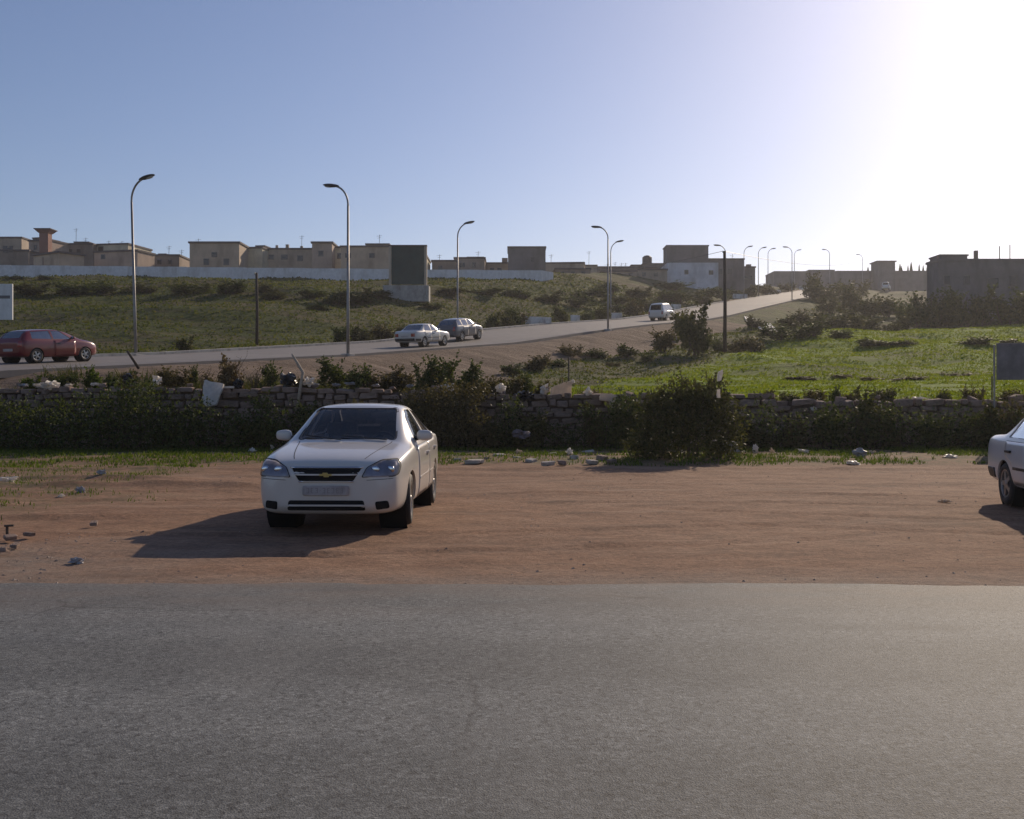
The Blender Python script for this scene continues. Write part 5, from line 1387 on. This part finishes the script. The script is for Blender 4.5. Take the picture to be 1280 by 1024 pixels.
n = 190000; yy = 31.5+ (112-31.5)*rg.random(n)**1.35; xw = yy*.55+3; xx_ = rg.uniform(-1, 1, n)*xw
q = np.stack([xx_, yy], 1); oo = off(q[:,0], q[:,1]); lu = lush_a(q[:,0], q[:,1]); so = soil_a(q[:,0], q[:,1])
keep = (lu > .35+.35*rg.random(n)) & (so < .5) & (fbm(q[:,0]*.25, q[:,1]*.5, 3) > -.42); q = q[keep]
pos = np.stack([q[:,0], q[:,1], terr(q[:,0], q[:,1])-.02], 1); dist = q[:,1]
o = link('grass', blades_mesh('grass', pos, .05+.0006*dist, rg, M['fieldgrass'], .012+.0007*dist)); tag(o, 'bright green grass of the field beyond the stone wall', 'grass', kind='stuff')
n = 75000; yy = 31.6+(165-31.6)*rg.random(n)**1.1; xx_ = rg.uniform(-1, .6, n)*(yy*.56+2); q = np.stack([xx_, yy], 1); oo = off(q[:,0], q[:,1])
keep = ((oo < -ROADW-1.5) | (oo > 6)) & (lush_a(q[:,0], q[:,1]) < .5) & (soil_a(q[:,0], q[:,1]) < .35+.3*rg.random(n)); q = q[keep]
pos = np.stack([q[:,0], q[:,1], terr(q[:,0], q[:,1])-.02], 1); dist = q[:,1]
o = link('grass', blades_mesh('grass', pos, .06+.0009*dist, rg, M['roughgrass'], .012+.0009*dist)); tag(o, 'rough dull grass on the slope around the sloping road', 'grass', kind='stuff')
q = scatter(16000, -17, 3, 31.4, 34.5, rg); q = q[(fbm(q[:,0]*.8, q[:,1]*.8, 3) > .02) & (rg.random(len(q)) < sstep(36, 32, q[:,1])+.4)]
pos = np.stack([q[:,0], q[:,1], terr(q[:,0], q[:,1])-.02], 1)
o = link('weeds', blades_mesh('weeds', pos, .38, rg, M['weed'], .014, .3)); tag(o, 'tall straggling weeds on the bank just behind the stone wall', 'weeds', kind='stuff')
# pebbles
rg = np.random.default_rng(66)
q = np.concatenate([scatter(700, -11, 11, 8.3, 23, rg), scatter(120, -9, 9, 8.3, 9.6, rg), scatter(500, -9, -4, 8.3, 12, rg)])
mb = MB(); tv = [(1,0,0),(-.6,.9,0),(-.6,-.9,0),(.1,.1,.75),(0,0,-.3)]; tf = [(0,1,3),(1,2,3),(2,0,3),(1,0,4),(2,1,4),(0,2,4)]
zz = lot_z(q[:,0], q[:,1])
for (x, y), z in zip(q, zz):
    s = .006+.016*rg.random()**2.5; a = rg.random()*6.28; c_, s_ = math.cos(a), math.sin(a)
    mb.add([(x+s*(p[0]*c_-p[1]*s_), y+s*(p[0]*s_+p[1]*c_), z+s*p[2]*.8) for p in tv], tf)
o = mb.build('gravel', simple('gravel_stone', (.30,.25,.21), .9, .45, 3)); tag(o, 'small loose stones scattered over the dirt lot', 'gravel', kind='stuff')

# ------------------------------------------------------------------ litter and odd things along the wall
def translucent(m, f):
    t = m.node_tree; b = t.nodes['Principled BSDF']; tr = N(t, 'ShaderNodeBsdfTranslucent'); t.links.new(b.inputs['Base Color'].links[0].from_socket, tr.inputs[0])
    ms = N(t, 'ShaderNodeMixShader'); ms.inputs[0].default_value = f; t.links.new(b.outputs[0], ms.inputs[1]); t.links.new(tr.outputs[0], ms.inputs[2]); t.links.new(ms.outputs[0], t.nodes['Material Output'].inputs[0]); return m
M['bag'] = translucent(simple('white_plastic', (.80,.75,.68), .45, .12, 12), .45); M['greyplastic'] = simple('grey_plastic', (.33,.31,.31), .5, .25, 9)
M['sack'] = simple('faded_sack', (.15,.12,.13), .8, .25, 9); M['card'] = simple('pale_cardboard', (.70,.60,.49), .85, .15, 8); M['blackbag'] = simple('black_plastic_bag', (.014,.015,.018), .35, .3, 8)
translucent(M['card'], .5)
def sheet(name, outline, mat, loc, rz, label, cat, thick=.03, crump=.03, tilt=0.0, seed=1, bend=0.0):
    """a thin board or rag with an outline, some crumple and real thickness"""
    rg = random.Random(seed); pl = []
    for i in range(len(outline)):
        a, b2 = Vector(outline[i]), Vector(outline[(i+1) % len(outline)])
        for k in range(3): pl.append(a.lerp(b2, k/3)+Vector((rg.uniform(-1,1), rg.uniform(-1,1)))*crump*.4)
    c = sum(pl, Vector((0,0)))/len(pl); n = len(pl); v = []; f = []
    def dy(p): return crump*math.sin(p.x*9+seed)*math.cos(p.y*8)+bend*(p.y-outline[0][1])**2
    for sgn in (0, 1):
        for r in (1.0, .55):
            for p in pl:
                q = c+(p-c)*r; v.append((q.x, dy(q)+sgn*thick+rg.uniform(-1,1)*crump*.2, q.y))
        v.append((c.x, dy(c)+sgn*thick, c.y))
    m = 2*n+1
    for s_ in (0, 1):
        o_ = s_*m
        for i in range(n):
            j = (i+1) % n; q1 = (o_+i, o_+j, o_+n+j, o_+n+i); q2 = (o_+n+i, o_+n+j, o_+2*n)
            f += [q1, q2] if s_ == 0 else [q1[::-1], q2[::-1]]
    for i in range(n): j = (i+1) % n; f.append((i, m+i, m+j, j))
    o = mk(name, v, f, mat, smooth=False); fix_normals(o); o.location = loc; o.rotation_euler = (tilt, 0, rz); o.scale = (1.2,)*3 if loc[1] > 29 else (1,)*3; tag(o, label, cat); return o
def crumple(name, p, r, mat, label, cat, seed, group=None):
    rg = np.random.default_rng(seed); k = rg.normal(size=(6, 3))*5; ph = rg.random(6)*6
    fn = lambda d: 1+.30*sum(math.sin(k[i][0]*d.x+k[i][1]*d.y+k[i][2]*d.z+ph[i]) for i in range(6))/1.6
    o = MB().ell((0,0,0), [q*.85 for q in r], 16, 10, fn).build(name, mat); o.location = p; o.rotation_euler = (0,0,rg.random()*6); o.scale = (1.2,)*3 if p[1] > 29 else (1,)*3; tag(o, label, cat, group); return o
# hanging white bag (265,485), facing the camera over the wall front
z_ = lambda py, d: CH+(HY-py)/F*d
sheet('plastic_bag', [(-.24,-.30),(-.10,-.42),(.10,-.36),(.22,-.05),(.26,.17),(-.05,.20),(-.22,.27)], M['bag'], ((265-CX)/F*30.25, 30.25, z_(487,30.25)), .05, 'white plastic bag hanging over the wall beside the brambles', 'plastic bag', .10, .035, -.2, 3, .3)
o = MB().rbox(-.2,.2,-.04,.04,-.03,.03,.01).build('foam_strip', M['bag']); o.location = ((284-CX)/F*30.50, 30.50, float(wall_top(-7))+.05); tag(o, 'flat white foam strip on the wall top beside the hanging bag', 'foam')
for i, (px, py, rx) in enumerate(((60,482,.22),(196,480,.12),(30,484,.10),(86,484,.12),(420,479,.1),(512,478,.12),(118,482,.1),(438,486,.14),(626,476,.12),(46,480,.1),(470,474,.1),(392,470,.13))):
    d = 30.75; crumple('plastic_scrap', ((px-CX)/F*d, d, float(wall_top((px-CX)/F*d))+.05), (rx*1.1, .1, .035), M['greyplastic'] if i % 3 else M['bag'], 'pale plastic scrap caught on the stone wall top', 'litter', 200+i, 'plastic scraps on the wall top')
# pale branch, black drum, white board and others
o = MB().tube([(0,0,-.9),(.10,0,-.2),(.16,.02,.12),(.04,.02,.32),(-.16,.02,.66)], [.05,.045,.045,.045,.03], 8).build('dead_branch', M['deadwood'], None, True); o.location = ((374-CX)/F*30.60, 30.35, z_(465,30.60)-.15); tag(o, 'pale bent dead branch propped upright against the wall', 'branch')
def tyre(px, py, d, r, rz, tilt, label):
    o = MB().lathe_x([(-.08,r*.6),(-.1,r*.75),(-.085,r*.95),(0,r),(.085,r*.95),(.1,r*.75),(.08,r*.6),(-.08,r*.6)], 26).build('old_tyre', M['rubber'], None, True); o.location = ((px-CX)/F*d, d, z_(py,d)); o.rotation_euler = (0, tilt, rz); tag(o, label, 'tyre')
crumple('rubbish_bag', ((360-CX)/F*30.90, 30.90, z_(476,30.90)), (.22,.2,.22), M['blackbag'], 'black rubbish bag on the wall beside the pale dead branch', 'rubbish bag', 31)
crumple('rubbish_bag', ((655-CX)/F*30.60, 30.60, z_(496,30.60)), (.30,.24,.18), M['blackbag'], 'black rubbish bag sagging on the wall beside the white board', 'rubbish bag', 32)
crumple('rubbish_bag', ((297-CX)/F*31.00, 31.00, z_(479,31.00)), (.14,.12,.14), M['blackbag'], 'small black rubbish bag on the wall below the twiggy plant', 'rubbish bag', 33)
crumple('rubbish_bag', ((160-CX)/F*31.00, 31.00, z_(472,31.00)), (.14,.12,.12), M['blackbag'], 'small black rubbish bag on the wall below the leaning stick', 'rubbish bag', 34)
sheet('white_board', [(-.32,-.18),(.30,-.22),(.30,.24),(.08,.18),(-.28,.07)], M['card'], ((702-CX)/F*30.70, 30.70, z_(488,30.70)), .55, 'pale broken board standing on edge on the wall', 'board', .04, .008, 0, 5)
crumple('paper_scrap', ((681-CX)/F*30.80, 30.80, z_(487,30.80)), (.15,.12,.13), M['bag'], 'crumpled white paper beside the pale broken board', 'litter', 35)
crumple('paper_scrap', ((716-CX)/F*31.00, 31.00, z_(477,31.00)), (.06,.06,.05), M['bag'], 'tiny white scrap just behind the pale broken board', 'litter', 36)
sheet('cardboard', [(-.36,-.02),(-.1,-.05),(-.02,-.22),(.2,-.34),(.30,-.2),(.28,.06),(.02,.14),(-.30,.12)], M['card'], ((765-CX)/F*30.35, 30.35, z_(499,30.35)), .55, 'torn cardboard draped over the wall near the large bush', 'cardboard', .05, .04, -.25, 6, .4)
crumple('paper_scrap', ((787-CX)/F*30.70, 30.70, z_(497,30.70)), (.08,.07,.07), M['bag'], 'white scrap on the wall between cardboard and large bush', 'litter', 37)
sheet('white_rag', [(-.09,-.14),(.02,-.12),(.09,.06),(.05,.13),(-.05,.08)], M['bag'], (wb(897), 24.95, z_(469,24.95)), .5, 'white rag caught on top of the large round bush', 'rag', .05, .03, 0, 7)
sheet('white_rag', [(-.04,-.10),(.04,-.10),(.04,.10),(-.03,.09)], M['bag'], (wb(889), 24.45, z_(492,24.45)), .3, 'thin white rag hanging inside the large round bush', 'rag', .03, .015, 0, 8)
for i, (px, py, r) in enumerate(((1016,511,.09),(1098,508,.08),(1147,498,.16),(1270,499,.1),(838,558,.05))):
    d = 30.40 if py > 500 else 30.75
    crumple('paper_scrap', ((px-CX)/F*d, d-.06, z_(py,d)), (r, .07, .05), M['bag'], 'small white scrap stuck on the wall beyond the large bush', 'litter', 50+i, 'white scraps on the wall')
lit = [(912,571,.36,.16,'greyplastic','heap of grey plastic sheet at the foot of the large bush'),(944,569,.12,.12,'bag','round white bag in the grass beside the large bush'),(965,571,.08,.08,'card','small pale carton in the grass beyond the large bush'),
       (1005,570,.16,.05,'bag','flat white paper on the grass beyond the large bush'),(1076,574,.20,.11,'greyplastic','crumpled pale sheet at the weedy edge of the lot'),(1068,580,.18,.05,'bag','flat white scrap in front of the crumpled pale sheet'),(1090,571,.14,.05,'card','small pale card behind the crumpled pale sheet'),
       (1188,575,.19,.05,'bag','flat white paper at the lot edge near the old sedan'),(1180,626,.10,.03,'card','small pale scrap on open dirt near the old sedan'),(315,569,.13,.06,'bag','white paper in the grass beside the white sedan mirror'),(340,566,.07,.08,'card','small pale cup in the grass just by the white sedan mirror'),
       (11,601,.17,.06,'bag','white paper at the weedy corner of the lot'),(101,614,.09,.06,'greyplastic','grey scrap on the low dirt ridge'),(77,619,.06,.03,'bag','tiny white scrap below the low dirt ridge'),(128,597,.07,.05,'greyplastic','small bluish scrap in the weeds above the dirt ridge'),
       (648,571,.1,.06,'card','small pale lump between the pale slabs'),(96,700,.07,.03,'greyplastic','grey scrap on the gritty dirt near the asphalt'),(712,573,.12,.09,'bag','white crumpled bag among the pale slabs'),(265,560,.2,.14,'sack','dull grey sack half hidden at the wall foot'),(650,545,.30,.11,'sack','faded purple grey sack slumped against the wall foot'),(908,556,.1,.13,'greyplastic','grey bottle shaped scrap on the plastic heap')]
for i, (px, py, rx, rz_, mt, lb) in enumerate(lit):
    p = lot_hit(px, py) if py >= 560 else Vector(((px-CX)/F*28.2, 28.2, z_(py, 28.2)-rz_))
    crumple('litter', (p.x, p.y, p.z+rz_*.75+float(lot_z(np.array(p.x), np.array(min(p.y, 31.0))))), (rx, rx*.7, rz_), M[mt], lb, 'litter', 300+i)
for i, (px, py, rx, lb) in enumerate(((386,474,.20,'crumpled white bag lying just beside the pale dead branch'),(196,478,.17,'crumpled white bag among weeds between leaning stick and hanging bag'),(64,476,.26,'spread white plastic sheet on the wall top over the brambles'),(560,470,.16,'white bag in the weeds above the tangled dry bramble'),(735,492,.17,'white bag on the wall between broken board and torn cardboard'),(626,474,.13,'small white bag on the wall beside the black sagging bag'))):
    crumple('plastic_bag', ((px-CX)/F*30.55, 30.55, float(wall_top((px-CX)/F*30.55))+.12), (rx, .12, .11), M['bag'], lb, 'plastic bag', 400+i)
# leaning stick, stubs
o = MB().tube([(-.22,0,.42),(.12,.05,-.12)], [.035,.045], 8).build('leaning_stick', M['darkwood'], None, True); o.location = ((168-CX)/F*31.3, 31.3, z_(456,31.3)); tag(o, 'dark stick leaning out of the weeds above the wall', 'stick')
p = lot_hit(9, 672); e = empty('iron_stub', (p.x, p.y, 0)); tag(e, 'short rusty iron stub with a cross bar in the weedy lot corner', 'post')
MB().tube([(0,0,-.05),(0,0,.13)], .015, 8).build('upright', M['darkwood'], e); MB().tube([(-.03,0,.125),(.07,0,.13)], .012, 8).build('cross_bar', M['darkwood'], e)
for i, (px, d, t_, b_) in enumerate(((1240,31.9,470,505),(711,31.75,446,500),(1050,31.7,492,520))):
    o = MB().tube([(0,0,-.6),(0,0,(b_-t_)/F*d)], .022, 8).build('fence_post', M['darkwood'], None, True); o.location = ((px-CX)/F*d, d, z_(b_, d))
    tag(o, ('thin metal post in front of the dull grey sign','thin metal post behind the pale broken board','short metal post on the wall beyond the large bush')[i], 'post')
# concrete slab path running down from the road
a, b2 = hit(938, 398), hit(966, 415)
dv = (b2-a); dv.z = 0; dn = dv.normalized(); sd = Vector((-dn.y, dn.x, 0))
v = []; f = []
for k in range(9):
    p = a.lerp(b2, k/8)
    for s_ in (-1, 1):
        q = p + sd*s_*.75; v.append((q.x, q.y, terr1(q.x, q.y)+.12))
    for s_ in (-1, 1):
        q = p + sd*s_*.75; v.append((q.x, q.y, terr1(q.x, q.y)-.4))
for k in range(8):
    i = 4*k; f += [(i, i+1, i+5, i+4), (i, i+4, i+6, i+2), (i+1, i+3, i+7, i+5)]
o = fix_normals(mk('concrete_path', v, f, M['whiteblock'])); tag(o, 'pale concrete path dropping from the road into the scrub', 'path', kind='structure')
# patch of pale rubble concrete at the weedy corner of the lot
for i, (px, py, w, h) in enumerate(((12,674,16,2),(36,670,9,2),(20,684,9,2),(4,690,12,4),(118,656,9,3))):
    loose(px, py, w, h, None, False, 'flat broken concrete piece in the weedy lot corner' if i < 3 else 'dark clod on the dirt at the lot corner', 'broken concrete pieces' if i < 3 else 'dark clods', 'concrete_piece' if i < 3 else 'clod', True)

# ------------------------------------------------------------------ air
def haze():
    m = bpy.data.materials.new('haze'); m.use_nodes = True; t = m.node_tree; t.nodes.remove(t.nodes['Principled BSDF'])
    v = N(t, 'ShaderNodeVolumePrincipled'); v.inputs['Color'].default_value = (.93,.92,.95,1); v.inputs['Density'].default_value = .0003; v.inputs['Anisotropy'].default_value = .5
    t.links.new(v.outputs[0], t.nodes['Material Output'].inputs['Volume'])
    o = MB().box(-2700, 2700, -450, 3100, -2, 62).build('haze', m); tag(o, 'thin pale haze over the hillside', 'haze', kind='stuff')
haze()
